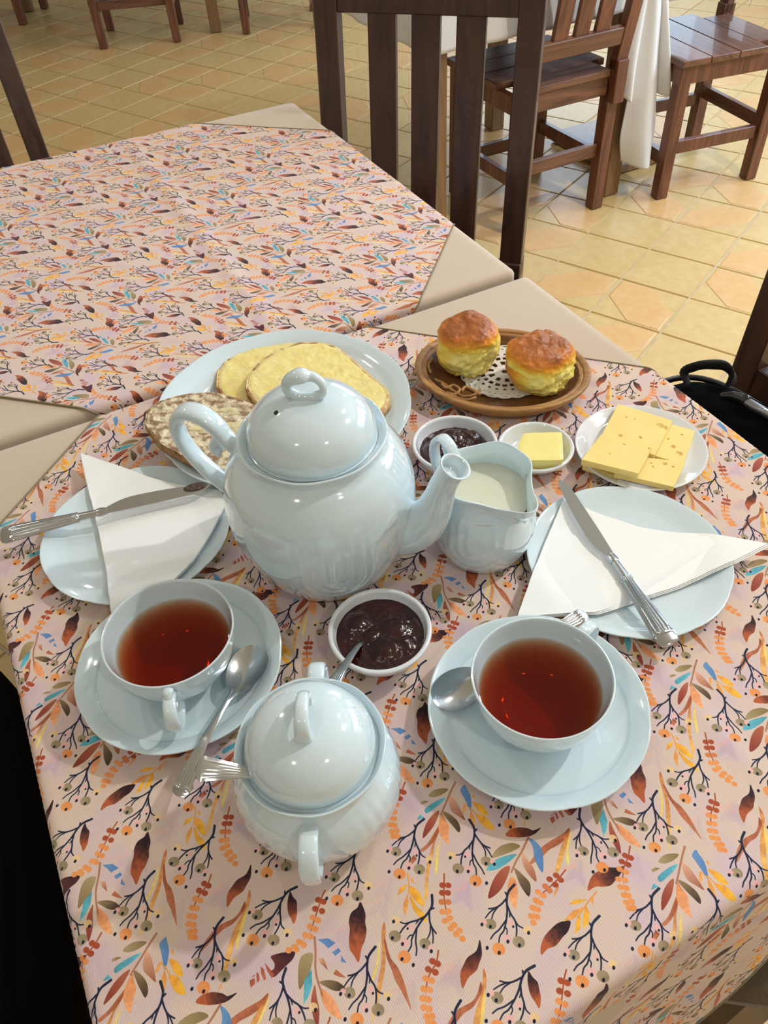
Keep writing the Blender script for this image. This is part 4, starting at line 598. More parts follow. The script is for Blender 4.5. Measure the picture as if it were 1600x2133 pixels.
# ramekins -----------------------------------------------------------
JAM = mat('dark_cherry_jam', srgb(22, 4, 6), .12, coat=.2, spec=.5, noise=(55, srgb(58, 9, 7), 5, .25), bump=(190, .5, .002))
def ramekin(name, label, x, y, R, H):
    t = thing(name, label, 'bowl', (x, y, TZ), 0, None)
    P = [(0, .002), (R*.55, .002), (R*.62, 0), (R*.66, .0006), (R*.78, H*.25), (R*.92, H*.62), (R-.0015, H-.0045), (R, H-.0022), (R-.0006, H-.0004), (R-.0022, H), (R-.0040, H-.0012), (R-.0062, H*.72), (R*.70, H*.30), (R*.5, .0045), (0, .0042)]
    obj('bowl', lathe(smooth_prof(P, 4), 96), PORC2, t, smooth=True); return t
def lumpy(R, z, lumps, seed, amp, n=46, base=-.004):
    b = bmesh.new(); rows = []
    for i in range(n+1):
        r = R*i/n; row = []
        for k in range(96):
            th = 2*PI*k/96; x, y = r*math.cos(th), r*math.sin(th); h = 0
            for lx, ly, lr, lh in lumps: h = max(h, lh*max(0, 1 - ((x-lx)**2 + (y-ly)**2)/lr**2)**.8)
            e = min(1, (1 - i/n)*7); zz = z + (h + amp*nz(x*120, y*120, seed) + amp*.5*nz(x*300, y*300, seed+4))*e
            row.append(b.verts.new((x, y, zz)))
        rows.append(row)
    for i in range(n):
        for k in range(96):
            q = [rows[i][k], rows[i+1][k], rows[i+1][(k+1) % 96], rows[i][(k+1) % 96]]
            b.faces.new(q)
    bmesh.ops.remove_doubles(b, verts=b.verts[:], dist=1e-6); bmesh.ops.recalc_face_normals(b, faces=b.faces[:])
    if max(f.normal.z for f in b.faces) < 0: bmesh.ops.reverse_faces(b, faces=b.faces[:])
    return b
J1 = ramekin('jam_bowl', 'small white bowl filled with dark jam in front of the teapot', -.0101, .3775, .0418, .0262)
o = obj('jam', lumpy(.0365, .0185, [(-.018, .012, .012, .005), (.012, .004, .014, .004), (.004, -.014, .014, .005), (.018, -.012, .010, .003), (-.006, -.002, .010, .003)], 1, .0012), JAM, J1, smooth=True); tag(o, 'glossy dark red jam with fruit lumps')
J2 = ramekin('jam_bowl', 'small white bowl of jam half hidden behind the milk jug', .0748, .596, .0425, .0262)
o = obj('jam', lumpy(.0365, .0155, [(0, .010, .020, .012), (-.018, .002, .014, .010), (.018, .010, .014, .012), (.006, -.012, .016, .006)], 7, .0022), JAM, J2, smooth=True); tag(o, 'glossy dark red jam heaped in lumps')
ramekin('butter_dish', 'small shallow white dish under the pat of butter', .1553, .5925, .0378, .0172)
# butter
BUT = mat('butter', srgb(244, 228, 140), .35, sub=.5, subr=(1, .8, .3), noise=(30, srgb(250, 236, 156), 3, .3))
def slab(outline, z_of, th, n=10, top_fn=None, inset=0.0):
    """outline: world xy list (ccw or cw); returns bm with top grid + side + bottom"""
    c = Vector((sum(p[0] for p in outline)/len(outline), sum(p[1] for p in outline)/len(outline), 0)); b = bmesh.new(); m = len(outline); rings = []
    for k in range(n, 0, -1):
        f = k/n; ring = []
        for p in outline:
            x, y = c.x + (p[0]-c.x)*f, c.y + (p[1]-c.y)*f
            z = z_of(x, y) + (top_fn(x, y, 1-f) if top_fn else 0); ring.append(b.verts.new((x, y, z)))
        rings.append(ring)
    cv = b.verts.new((c.x, c.y, z_of(c.x, c.y) + (top_fn(c.x, c.y, 1) if top_fn else 0)))
    for k in range(len(rings)-1):
        for i in range(m): b.faces.new((rings[k][i], rings[k][(i+1) % m], rings[k+1][(i+1) % m], rings[k+1][i]))
    for i in range(m): b.faces.new((rings[-1][i], rings[-1][(i+1) % m], cv))
    if th:
        bot = [b.verts.new((c.x + (p[0]-c.x)*(1-inset), c.y + (p[1]-c.y)*(1-inset), z_of(p[0], p[1]) - th)) for p in outline]
        for i in range(m):
            f = b.faces.new((rings[0][(i+1) % m], rings[0][i], bot[i], bot[(i+1) % m])); f.material_index = 1
        b.faces.new(bot)
    bmesh.ops.recalc_face_normals(b, faces=b.faces[:]); return b
def dense(P, step, jitter=0.0, rnd=0.0, seed=0, corner=0.0):
    out = []; R_ = random.Random(seed); m = len(P)
    for i in range(m):
        a, b_ = Vector(P[i][:2]), Vector(P[(i+1) % m][:2]); n = max(1, int((b_-a).length/step))
        for k in range(n):
            p = a.lerp(b_, k/n); out.append([p.x + R_.uniform(-jitter, jitter), p.y + R_.uniform(-jitter, jitter)])
    if corner:
        for _ in range(2): out = [[(out[i-1][0] + out[i][0]*2 + out[(i+1) % len(out)][0])/4, (out[i-1][1] + out[i][1]*2 + out[(i+1) % len(out)][1])/4] for i in range(len(out))]
    return out
def px(P, z): return [tuple(at(a, b_, z)[:2]) for a, b_ in P]
zb = TZ + .0245
q = dense(px([(1080, 925), (1090, 901), (1171, 899), (1174, 957), (1094, 958), (1078, 945)], zb), .0022, .0002, seed=2, corner=1)
tag(obj('butter_pat', slab(q, lambda x, y: zb, .0155, 8, lambda x, y, f: .0002*nz(x*90, y*90, 0) - (.0006 if f < .05 else 0), inset=.02), BUT, smooth=True, ang=.7), 'pale yellow pat of butter in the small white dish', 'butter')
# cheese
CHE = mat('yellow_cheese', srgb(246, 216, 128), .42, sub=.35, subr=(1, .7, .3), noise=(26, srgb(250, 226, 146), 3, .3))
def cheese(label, P, z, th, holes, seed):
    q = dense(px(P, z), .0014, .00008, seed=seed)
    hs = [(at(a, b_, z), r) for a, b_, r in holes]
    def top(x, y, f):
        d = 0
        for h, r in hs:
            k = ((x-h.x)**2 + (y-h.y)**2)/(r*r)
            if k < 1: d = min(d, -.0024*(1-k)**.5)
        return d
    o = obj('cheese_slice', slab(q, lambda x, y: z, th, 34, top), CHE, smooth=True, ang=.5); return tag(o, label, 'cheese', 'cheese slices on the small plate')
zc = TZ + .0062
cheese('lowest cheese slice, edge peeping out under the front left slice', [(1222, 945), (1290, 960), (1290, 995), (1214, 970)], zc + .0058, .0055, [], 1)
cheese('right-hand cheese slice with two holes near its edge', [(1398, 884), (1448, 897), (1424, 966), (1345, 944)], zc + .0058, .0055, [(1402, 930, .0022), (1414, 945, .0034), (1392, 914, .0012), (1420, 905, .0010)], 2)
cheese('front right cheese slice at the plate edge', [(1318, 950), (1428, 962), (1404, 1014), (1280, 985)], zc + .0122, .0060, [(1385, 966, .0018), (1360, 972, .0009), (1356, 965, .0008), (1402, 972, .0010)], 3)
cheese('largest cheese slice at the back with a ragged hole', [(1288, 841), (1401, 876), (1364, 948), (1252, 909)], zc + .0124, .0062, [(1374, 887, .0040), (1384, 891, .0030), (1334, 911, .0016), (1292, 907, .0018), (1305, 869, .0009), (1322, 872, .0008)], 4)
cheese('front left cheese slice lying topmost', [(1251, 906), (1358, 932), (1330, 986), (1212, 957)], zc + .0210, .0068, [(1352, 934, .0008), (1300, 925, .0007), (1270, 945, .0006)], 5)

# bread ------------------------------------------------------------------
CRUMB = mat('white_bread_crumb', srgb(236, 218, 160), .8, noise=(60, srgb(224, 198, 134), 5, .25), bump=(260, .8, .0015))
SPREAD = mat('butter_spread', srgb(244, 230, 158), .38, sub=.3, noise=(70, srgb(236, 216, 132), 7, .14), bump=(130, .7, .002))
CRUST = mat('brown_crust', srgb(172, 104, 48), .6, noise=(60, srgb(234, 206, 146), 5, .12), bump=(240, .8, .0015))
SEEDED = mat('seeded_bread_crumb', srgb(232, 219, 184), .6, noise=(120, srgb(150, 120, 92), 9, .09), bump=(150, 1.0, .004))
DCRUST = mat('dark_seeded_crust', srgb(118, 74, 40), .7, noise=(160, srgb(196, 150, 96), 5, .2), bump=(260, 1.0, .003))
SPREAD2 = mat('butter_smears', srgb(232, 220, 170), .4, noise=(60, srgb(206, 190, 150), 6, .2), bump=(120, .8, .002))
def slice_(label, P, z0, tilt, th, m_top, m_crust, seed, butter=None):
    q = dense(px(P, z0), .0035, .0005, seed=seed, corner=1); cx = sum(p[0] for p in q)/len(q); cy = sum(p[1] for p in q)/len(q)
    zf = lambda x, y: z0 + (x-cx)*tilt[0] + (y-cy)*tilt[1]
    t = thing('bread_slice', label, 'bread', (cx, cy, 0), 0, 'bread slices on the large plate')
    rel = [(p[0]-cx, p[1]-cy) for p in q]; zr = lambda x, y: z0 + x*tilt[0] + y*tilt[1]
    o = obj('crumb', slab(rel, zr, th, 26, lambda x, y, f: .0009*nz(x*110, y*110, seed) + .0006*nz(x*260, y*260, seed)), [m_top, m_crust], t, smooth=True, ang=.9)
    b = bmesh.new(); m = len(rel); va, vb, vc, vd_ = [], [], [], []
    for i, p in enumerate(rel):
        d = Vector((p[0], p[1], 0)).normalized(); j = .0006*nz(p[0]*200, p[1]*200, seed+9)
        va.append(b.verts.new((p[0]-d.x*.0022, p[1]-d.y*.0022, zr(*p)+.0002+j))); vb.append(b.verts.new((p[0]+d.x*(.0010+j), p[1]+d.y*(.0010+j), zr(*p)-.0004)))
        vc.append(b.verts.new((p[0]+d.x*(.0012-j), p[1]+d.y*(.0012-j), zr(*p)-th+.001))); vd_.append(b.verts.new((p[0]-d.x*.002, p[1]-d.y*.002, zr(*p)-th-.0002)))
    for A, B in ((va, vb), (vb, vc), (vc, vd_)):
        for i in range(m): b.faces.new((A[i], A[(i+1) % m], B[(i+1) % m], B[i]))
    bmesh.ops.recalc_face_normals(b, faces=b.faces[:]); obj('crust', b, m_crust, t, smooth=True)
    if butter:
        rb = [(p[0]*butter, p[1]*butter) for p in rel]
        o = obj('butter_spread', slab(rb, lambda x, y: zr(x, y) + .0007, 0, 30, lambda x, y, f: .0008*nz(x*70, y*70, seed+2) + .0006*nz(x*190, y*190, seed+5) - (.0012 if f < .03 else 0)), SPREAD, t, smooth=True)
    return t
zp = TZ + .0075
slice_('pale bread slice thickly buttered, partly under the other pale slice', [(451, 806), (452, 775), (480, 742), (530, 712), (580, 697), (620, 698), (648, 716), (665, 760), (640, 810), (590, 838), (520, 846), (478, 838)], zp + .0120, (0, 0), .0105, CRUMB, CRUST, 1, .965)
slice_('pale buttered bread slice lying uppermost, right of the others', [(513, 816), (515, 790), (545, 755), (580, 732), (625, 716), (668, 715), (700, 722), (735, 748), (775, 782), (808, 808), (811, 832), (797, 850), (772, 860), (700, 862), (600, 858), (540, 842)], zp + .0235, (-.03, .02), .0105, CRUMB, CRUST, 2, .965)
sb = slice_('grainy brown bread slice thinly buttered, hanging over the plate edge at left', [(303, 886), (306, 858), (335, 836), (395, 820), (450, 818), (505, 832), (545, 850), (570, 880), (565, 930), (545, 975), (495, 985), (440, 975), (380, 950), (330, 922)], zp + .0290, (-.02, 0), .0105, SEEDED, DCRUST, 3, None)
RB = random.Random(5)
for k in range(16):
    a = RB.uniform(0, 2*PI); r = RB.uniform(.005, .036); x, y = r*math.cos(a)*1.3, r*math.sin(a)*.9; n = 14; R0 = RB.uniform(.003, .009)
    q = [(x + R0*(1+.45*nz(k, i*.7, 0))*math.cos(2*PI*i/n)*1.5, y + R0*(1+.45*nz(k, i*.7, 5))*math.sin(2*PI*i/n)*.6) for i in range(n)]
    obj('butter_smear', slab(q, lambda X, Y: zp + .0300 - .02*X, 0, 4, lambda X, Y, f: -.0009*(f < .05) + .0003*nz(X*200, Y*200, 0)), SPREAD2, sb, smooth=True)

TRAYD = wood_mat('dark_stained_wood', srgb(92, 58, 32), srgb(124, 82, 46), 3.0, 'X', 0.35, 0.3)
# wooden tray, doily, scones ----------------------------------------------
tl, tr_ = at(867, 752, TZ + .018), at(1231, 790, TZ + .018); tcn = (tl + tr_)/2; ta = (tr_ - tl).length/2; tang = math.atan2((tr_-tl).y, (tr_-tl).x)
tbm = at(1035, 861, TZ + .018); nrm = Vector((-math.sin(tang), math.cos(tang), 0)); tb = abs((tbm - tcn).dot(nrm))
TR = thing('wooden_tray', 'oval carved wooden dish under the two scones', 'tray', (tcn.x, tcn.y, TZ), tang)
P = [(0, 0), (.70, 0), (.84, .004), (.95, .0125), (.992, .0185), (1.0, .0205), (.992, .0222), (.965, .0226), (.925, .0216), (.915, .0200), (.895, .0205), (.865, .0190), (.80, .0125), (.72, .0085), (.60, .0075), (0, .0075)]
b = lathe([(r, z) for r, z in smooth_prof(P, 4)], 120)
for f in b.faces:
    m_ = f.calc_center_median(); f.material_index = 1 if (math.hypot(m_.x, m_.y) < .865 and m_.z > .0070) else 0
for v in b.verts: v.co.x *= ta; v.co.y *= tb
obj('dish', b, [TRAYW, TRAYD], TR, smooth=True)
inv = Matrix.Rotation(-tang, 3, 'Z')
def tl_(pxy, z): p = at(*pxy, TZ + z); p = inv @ (p - Vector((tcn.x, tcn.y, TZ))); return (p.x, p.y, z)
for path in ([(905, 790), (925, 800), (945, 815), (965, 826), (990, 822), (1000, 812)], [(920, 800), (930, 808), (945, 803), (958, 812), (948, 822), (930, 818)], [(935, 820), (955, 830), (975, 833), (992, 828)], [(1000, 822), (985, 812), (970, 806), (962, 815)], [(898, 778), (892, 762), (900, 748)], [(1170, 738), (1190, 748), (1205, 765), (1208, 785)], [(1172, 745), (1186, 756), (1190, 748)]):
    obj('carving', sweep([(*tl_(p, .0178 if path[0][0] < 1000 else .0185), .0020, .0016) for p in path], (.01, .01, 1), 8, 5), TRAYW, TR, smooth=True)
# lace doily with real openings
dc = at(1052, 775, TZ + .009); b = bmesh.new(); NR, NA = 26, 120; RD = .049; grid = []
for i in range(NR+1):
    row = []
    for k in range(NA):
        th = 2*PI*k/NA; r = .004 + (RD-.004)*i/NR; sc_ = 1 + (.035*abs(math.sin(th*10)) if i >= NR-2 else 0)
        x, y = r*sc_*math.cos(th), r*sc_*math.sin(th); row.append(b.verts.new((x, y*.98, .0006*nz(x*90, y*90, 2) + .0014*max(0, (r-.036)/.013))))
    grid.append(row)
for i in range(NR):
    for k in range(NA):
        hole = (5 <= i <= 8 and (k % 12) in (3, 4, 5, 6, 7, 8)) or (11 <= i <= 13 and (k % 6) in (1, 2, 3, 4)) or (16 <= i <= 17 and (k % 5) in (1, 2)) or (i == 22 and (k % 3) == 1) or (i == 24 and (k % 6) in (2, 3))
        if not hole: b.faces.new((grid[i][k], grid[i+1][k], grid[i+1][(k+1) % NA], grid[i][(k+1) % NA]))
o = obj('doily', b, mat('crochet_cotton', srgb(238, 238, 230), .9, bump=(900, 1.0, .0012)), loc=(dc.x, dc.y, TZ + .0092)); m_ = o.modifiers.new('t', 'SOLIDIFY'); m_.thickness = .0011; m_.offset = 0
tag(o, 'white crocheted lace doily beneath the scones', 'doily')
# scones
def scone_mat():
    m = mat('scone', (.8, .6, .2), .45, sub=.1, coat=.12, bump=(110, .8, .003)); nt = m.node_tree; bs = nt.nodes['Principled BSDF']
    at_ = nt.nodes.new('ShaderNodeAttribute'); at_.attribute_name = 'bake'; n = nt.nodes.new('ShaderNodeTexNoise'); n.inputs['Scale'].default_value = 55; n.inputs['Detail'].default_value = 6
    tc = nt.nodes.new('ShaderNodeTexCoord'); nt.links.new(tc.outputs['Object'], n.inputs['Vector'])
    ad = nt.nodes.new('ShaderNodeMath'); ad.operation = 'MULTIPLY_ADD'; ad.inputs[1].default_value = .42; nt.links.new(n.outputs['Fac'], ad.inputs[0])
    sb_ = nt.nodes.new('ShaderNodeMath'); sb_.operation = 'SUBTRACT'; sb_.inputs[1].default_value = .21; nt.links.new(at_.outputs['Fac'], sb_.inputs[0]); nt.links.new(sb_.outputs[0], ad.inputs[2])
    r = nt.nodes.new('ShaderNodeValToRGB'); e = r.color_ramp.elements; e[0].position = 0; e[0].color = (*srgb(248, 236, 140), 1); e[1].position = 1; e[1].color = (*srgb(158, 88, 34), 1)
    for p, c in ((.30, (246, 214, 84)), (.5, (238, 164, 40)), (.75, (210, 124, 38))): q = e.new(p); q.color = (*srgb(*c), 1)
    nt.links.new(ad.outputs[0], r.inputs[0]); nt.links.new(r.outputs[0], bs.inputs['Base Color']); return m
SCO = scone_mat()
def scone(label, x, y, R, H, seed, tilt, crumbdir):
    P = [(0, 0), (R*.70, 0), (R*.84, H*.06), (R*.96, H*.22), (R*1.03, H*.45), (R*1.0, H*.68), (R*.92, H*.84), (R*.74, H*.96), (R*.4, H*1.01), (0, H*1.02)]
    def wv(th, r, z):
        dx, dy = math.cos(th), math.sin(th); side = max(0, min(1, (1 - z/H)*2.2))*(1 if z > 0 else .3); X, Y = r*dx, r*dy
        n = .0040*nz(X*32, Y*32, z*40+seed) + .0022*nz(X*95, Y*95, z*110+seed) + .0007*nz(X*260, Y*260, z*260)
        cr = max(0, dx*crumbdir[0] + dy*crumbdir[1])**2*side; n += cr*(.0048*nz(X*120, Y*120, z*170) + .0026*nz(X*300, Y*300, z*330) - .0012)
        k = 1 + n/max(R, 1e-6)*(1 if r > .3*R else .4); return r*k, z + (.0040*nz(X*38, Y*38, seed) + .0018*nz(X*110, Y*110, seed) + .0006*nz(X*300, Y*300, seed)) * (1 if z > .5*H else 0)
    b = lathe(smooth_prof(P, 9), 150, wv)
    me_cols = []
    o = obj('scone', b, SCO, loc=(x, y, TZ + .0118), smooth=True, rot=(tilt[0], tilt[1], 0)); a = o.data.attributes.new('bake', 'FLOAT', 'POINT')
    vals = []
    for v in o.data.vertices:
        zz = v.co.z/H; rr = math.hypot(v.co.x, v.co.y)/R; c = (v.co.x*crumbdir[0] + v.co.y*crumbdir[1])/R
        k = min(1, max(0, (zz - .60)*2.6)); k = max(k, .42 - .55*c if zz < .62 else 0); k = max(k, .45*max(0, .12 - zz)/.12); vals.append(max(0, min(1, k + .16*nz(v.co.x*70, v.co.y*70, v.co.z*70))))
    a.data.foreach_set('value', vals)
    return tag(o, label, 'scone', 'scones on the wooden tray')
p = at(975, 757, TZ + .0118); scone('taller golden-topped scone on the left of the wooden dish', p.x, p.y, .0338, .055, 3, (.05, -.06), (.1, -.95))
p = at(1116, 790, TZ + .0118); scone('golden-topped scone with a crumbly side on the right of the wooden dish', p.x, p.y, .0352, .049, 11, (.10, .05), (.6, -.8))

# napkins -------------------------------------------------------------------
def napkin(label, P, pc_, R, seed):
    pts = px(P, TZ + .014); q = dense(pts, .006, .0002, seed=seed)
    t = thing('paper_napkin', label, 'napkin', (pts[0][0], pts[0][1], 0), 0, 'folded paper napkins')
    ox, oy = pts[0]
    for lay in range(3):
        def zf(x, y, lay=lay):
            X, Y = x + ox, y + oy; rho = math.hypot(X-pc_[0], Y-pc_[1]); k = max(0, min(1, (rho-.045)/.040)); k = k*k*(3-2*k)
            return TZ + .0072 + .0068*k + lay*.0011 + .0007*nz(X*30, Y*30, seed) - .0016*max(0, (rho - R - .004)/.04)
        sh = .0012*(2-lay)
        rel = [(p[0]-ox + sh*(1 if seed == 1 else -.3), p[1]-oy - sh*.5) for p in q]
        obj('ply', slab(rel, zf, .0005, 14), NAPKIN, t, smooth=True, ang=.8)
    return t
napkin('right-hand white napkin folded to a triangle, its tip reaching the right edge', [(1172, 1046), (1205, 1050), (1270, 1070), (1335, 1090), (1420, 1105), (1500, 1118), (1599, 1134), (1530, 1170), (1400, 1218), (1318, 1243), (1240, 1275), (1165, 1282), (1078, 1285), (1110, 1195), (1142, 1115)], (.2073, .4464), .087, 1)
napkin('left-hand white napkin folded to a triangle under the smeared knife', [(168, 944), (230, 967), (300, 990), (380, 1010), (462, 1026), (472, 1050), (440, 1110), (405, 1165), (360, 1215), (300, 1262), (236, 1290), (222, 1200), (205, 1110), (186, 1025)], (-.2325, .5203), .0875, 2)

# cutlery -----------------------------------------------------------------------
def strip(rows, nacross=17, ribs=None, bm=None, th=.0012):
    """rows: x, halfwidth, z, dome, ribdepth ; makes closed solid along +x"""
    b = bm or bmesh.new(); T_, B_ = [], []
    for x, hw, z, dome, rd_ in rows:
        r1, r2 = [], []
        for k in range(nacross):
            u = -1 + 2*k/(nacross-1); zz = z + dome*(1-u*u)
            if rd_ and abs(u) < .80: zz += rd_*(.5 + .5*math.cos(u*PI*5/.80*1.0))
            r1.append(b.verts.new((x, hw*u, zz))); r2.append(b.verts.new((x, hw*u, z + dome*(1-u*u)*.4 - th*(1-abs(u)**6*.7))))
        T_.append(r1); B_.append(r2)
    n = len(rows)
    for i in range(n-1):
        for k in range(nacross-1):
            b.faces.new((T_[i][k], T_[i+1][k], T_[i+1][k+1], T_[i][k+1])); b.faces.new((B_[i][k], B_[i][k+1], B_[i+1][k+1], B_[i+1][k]))
        b.faces.new((T_[i][0], B_[i][0], B_[i+1][0], T_[i+1][0])); b.faces.new((T_[i][-1], T_[i+1][-1], B_[i+1][-1], B_[i][-1]))
    for i in (0, n-1):
        f = [*T_[i], *B_[i][::-1]]; b.faces.new(f if i else f[::-1])
    bmesh.ops.recalc_face_normals(b, faces=b.faces[:]); return b
def orient(o, a, b_, roll=0.0):
    a, b_ = Vector(a), Vector(b_); x = (b_-a).normalized(); y = Vector((0, 0, 1)).cross(x).normalized(); z = x.cross(y)
    o.matrix_world = Matrix.Translation(a) @ Matrix((x, y, z)).transposed().to_4x4() @ Matrix.Rotation(roll, 4, 'X')
def knife(label, a, b_, smear=False, roll=0.0, group='table knives'):
    L = (Vector(b_)-Vector(a)).length; t = thing('table_knife', label, 'knife', (0, 0, 0), 0, group)
    bl = L*.50; rows = []
    b = bmesh.new(); n = 30; up, lo, ub, lb = [], [], [], []
    for i in range(n+1):
        f = i/n; x = bl*f
        back = .0048 - .0016*f**3 - (.0050*(1-f*6)**2 if f < 1/6 else 0)
        edge = -(.0018 + .0072*math.sin(min(1, f*1.25)*PI/2)**.8 - (.0058*((f-.72)/.28)**2 if f > .72 else 0)) if f > 0 else -.0006
        up.append((x, back)); lo.append((x, edge))
    T1 = [[b.verts.new((x, y, .0007)) for x, y in ((up[i][0], up[i][1]), (up[i][0], (up[i][1]+lo[i][1])/2), (lo[i][0], lo[i][1]*.985))] for i in range(n+1)]
    T2 = [[b.verts.new((x, y, z)) for x, y, z in ((up[i][0], up[i][1], -.0005), (up[i][0], (up[i][1]+lo[i][1])/2, -.0004), (lo[i][0], lo[i][1], 0))] for i in range(n+1)]
    for i in range(n):
        for k in range(2): b.faces.new((T1[i][k], T1[i][k+1], T1[i+1][k+1], T1[i+1][k])); b.faces.new((T2[i][k], T2[i+1][k], T2[i+1][k+1], T2[i][k+1]))
        for k in (0, 2): b.faces.new((T1[i][k], T1[i+1][k], T2[i+1][k], T2[i][k]))
    for i in (0, n): b.faces.new((T1[i][0], T1[i][1], T1[i][2], T2[i][2], T2[i][1], T2[i][0]))
    bmesh.ops.recalc_face_normals(b, faces=b.faces[:]); obj('blade', b, STEEL, t, smooth=True, ang=.3)
    hl = L - bl; R_ = []
    for f, hw, z, dome, rb in ((0, .0034, 0, .0012, 0), (.06, .0046, .0002, .0022, 0), (.10, .0042, .0004, .0018, 0), (.101, .0034, .0004, .0016, 0), (.27, .0042, .0006, .0018, 0), (.275, .0056, .0006, .0024, 0), (.29, .0056, .0006, .0024, .0), (.30, .0054, .0006, .0020, .0008), (.6, .0070, .0004, .0022, .0009), (.88, .0088, .0002, .0024, .0010), (.885, .0090, .0002, .0034, 0), (.905, .0091, .0002, .0034, 0), (.91, .0091, .0002, .0020, 0), (.96, .0088, 0, .0018, 0), (.99, .0072, 0, .0012, 0), (1.0, .0045, 0, .0006, 0)): R_.append((bl - .001 + hl*f, hw, z, dome, rb))
    rr = []
    for i in range(len(R_)-1):
        m = 6 if R_[i+1][0]-R_[i][0] > .01 else 1
        for k in range(m): rr.append(tuple(R_[i][c_] + (R_[i+1][c_]-R_[i][c_])*k/m for c_ in range(5)))
    rr.append(R_[-1])
    obj('handle', strip(rr, 41, th=.0032), STEEL, t, smooth=True, ang=.7)
    if smear:
        q = [(.002 + .013*(1+math.cos(2*PI*i/26))*.9, (-.0022 + .0046*math.sin(2*PI*i/26)*(1+.25*nz(i, 0, 0)))) for i in range(26)]
        o = obj('bread_smear', slab(q, lambda x, y: .0008, 0, 8, lambda x, y, f: .0009*(1 if f > .1 else 0)*(1+nz(x*500, y*500, 0))), mat('brown_smear', srgb(84, 68, 58), .35, bump=(300, 1, .002)), t, smooth=True); tag(o, 'brown crumb smear near the blade tip')
    orient(t, a, b_, roll); return t
zk = TZ + .0215
knife('clean steel knife with ribbed handle lying across the right-hand napkin', at(1165, 999, zk), at(1398, 1344, TZ + .0180), False, 0.12)
knife('steel knife with brown smear on its tip across the left-hand napkin', at(438, 1012, TZ + .0250), at(-2, 1117, TZ + .0210), True, -0.30)
def spoon(label, a, b_, roll=0.0, bw=.0150, bl=.0225, group='teaspoons', sag=.004, hw1=.0068, bar=True):
    """a = bowl centre, b_ = handle end"""
    L = (Vector(b_)-Vector(a)).length; t = thing('teaspoon', label, 'spoon', (0, 0, 0), 0, group)
    b = bmesh.new(); nr, na = 12, 40; rows = []
    for lay, off in ((0, 0), (1, -.0009)):
        g = []
        for i in range(nr+1):
            f = i/nr; g.append([b.verts.new((bl*f*math.cos(2*PI*k/na)*(1.0), bw*f*math.sin(2*PI*k/na)*(1 + .12*math.cos(2*PI*k/na)*-1), -.0062*(1-f*f) + off)) for k in range(na)])
        rows.append(g)
    for lay in (0, 1):
        for i in range(nr):
            for k in range(na): b.faces.new((rows[lay][i][k], rows[lay][i+1][k], rows[lay][i+1][(k+1) % na], rows[lay][i][(k+1) % na]))
    for k in range(na): b.faces.new((rows[0][nr][k], rows[1][nr][k], rows[1][nr][(k+1) % na], rows[0][nr][(k+1) % na]))
    bmesh.ops.remove_doubles(b, verts=b.verts[:], dist=1e-6); bmesh.ops.recalc_face_normals(b, faces=b.faces[:])
    obj('bowl', b, STEEL, t, smooth=True, ang=1.0)
    h0 = bl - .003; hl = L - h0; R_ = []
    for f, hw, z, dome, rb in ((0, .0042, -.0012, .0006, 0), (.05, .0030, .0000, .0010, 0), (.12, .0022, .0018, .0012, 0), (.3, .0026, .0034, .0008, 0), (.5, .0034, .0036, .0006, 0), (.56, .0037, .0036, .0006, .00025), (.8, hw1*.84, .0022, .0006, .00032 if bar else .00016), (.93, hw1, .0008, .0006, .00032 if bar else .0001), (.935, hw1*1.02, .0008, .0012 if bar else .0006, 0), (.955, hw1*1.02, .0006, .0012 if bar else .0006, 0), (.96, hw1, .0005, .0006, 0), (.985, hw1*.8, .0002, .0004, 0), (1, hw1*.4, 0, .0002, 0)): R_.append((h0 + hl*f, hw, z + sag*math.sin(f*PI)*.5, dome, rb))
    rr = []
    for i in range(len(R_)-1):
        m = 5 if R_[i+1][0]-R_[i][0] > .008 else 1
        for k in range(m): rr.append(tuple(R_[i][c_] + (R_[i+1][c_]-R_[i][c_])*k/m for c_ in range(5)))
    rr.append(R_[-1]); obj('handle', strip(rr, 33, th=.0014), STEEL, t, smooth=True, ang=.7)
    orient(t, a, b_, roll); return t
spoon('teaspoon resting on the left saucer, ribbed handle hanging over the cloth', at(513, 1392, TZ + .0215), at(372, 1658, TZ + .0215), 0.0)
ra = at(956, 1432, TZ + .0200); rb_ = at(1222, 1279, TZ + .0235)
spoon('teaspoon on the right saucer, its bowl and handle tip showing round the cup', ra, rb_, 0.25, sag=0)
spoon('teaspoon standing in the sugar bowl, handle out at left', at(662, 1625, TZ + .0620), at(409, 1600, TZ + .1010), -0.35, bw=.012, bl=.016, hw1=.0074, sag=-.001, bar=False)
spoon('teaspoon dipped in the near jam bowl, behind the sugar bowl', at(765, 1318, TZ + .0150), at(668, 1466, TZ + .0420), 0.0, bw=.011, bl=.012, sag=-.004, hw1=.0078)
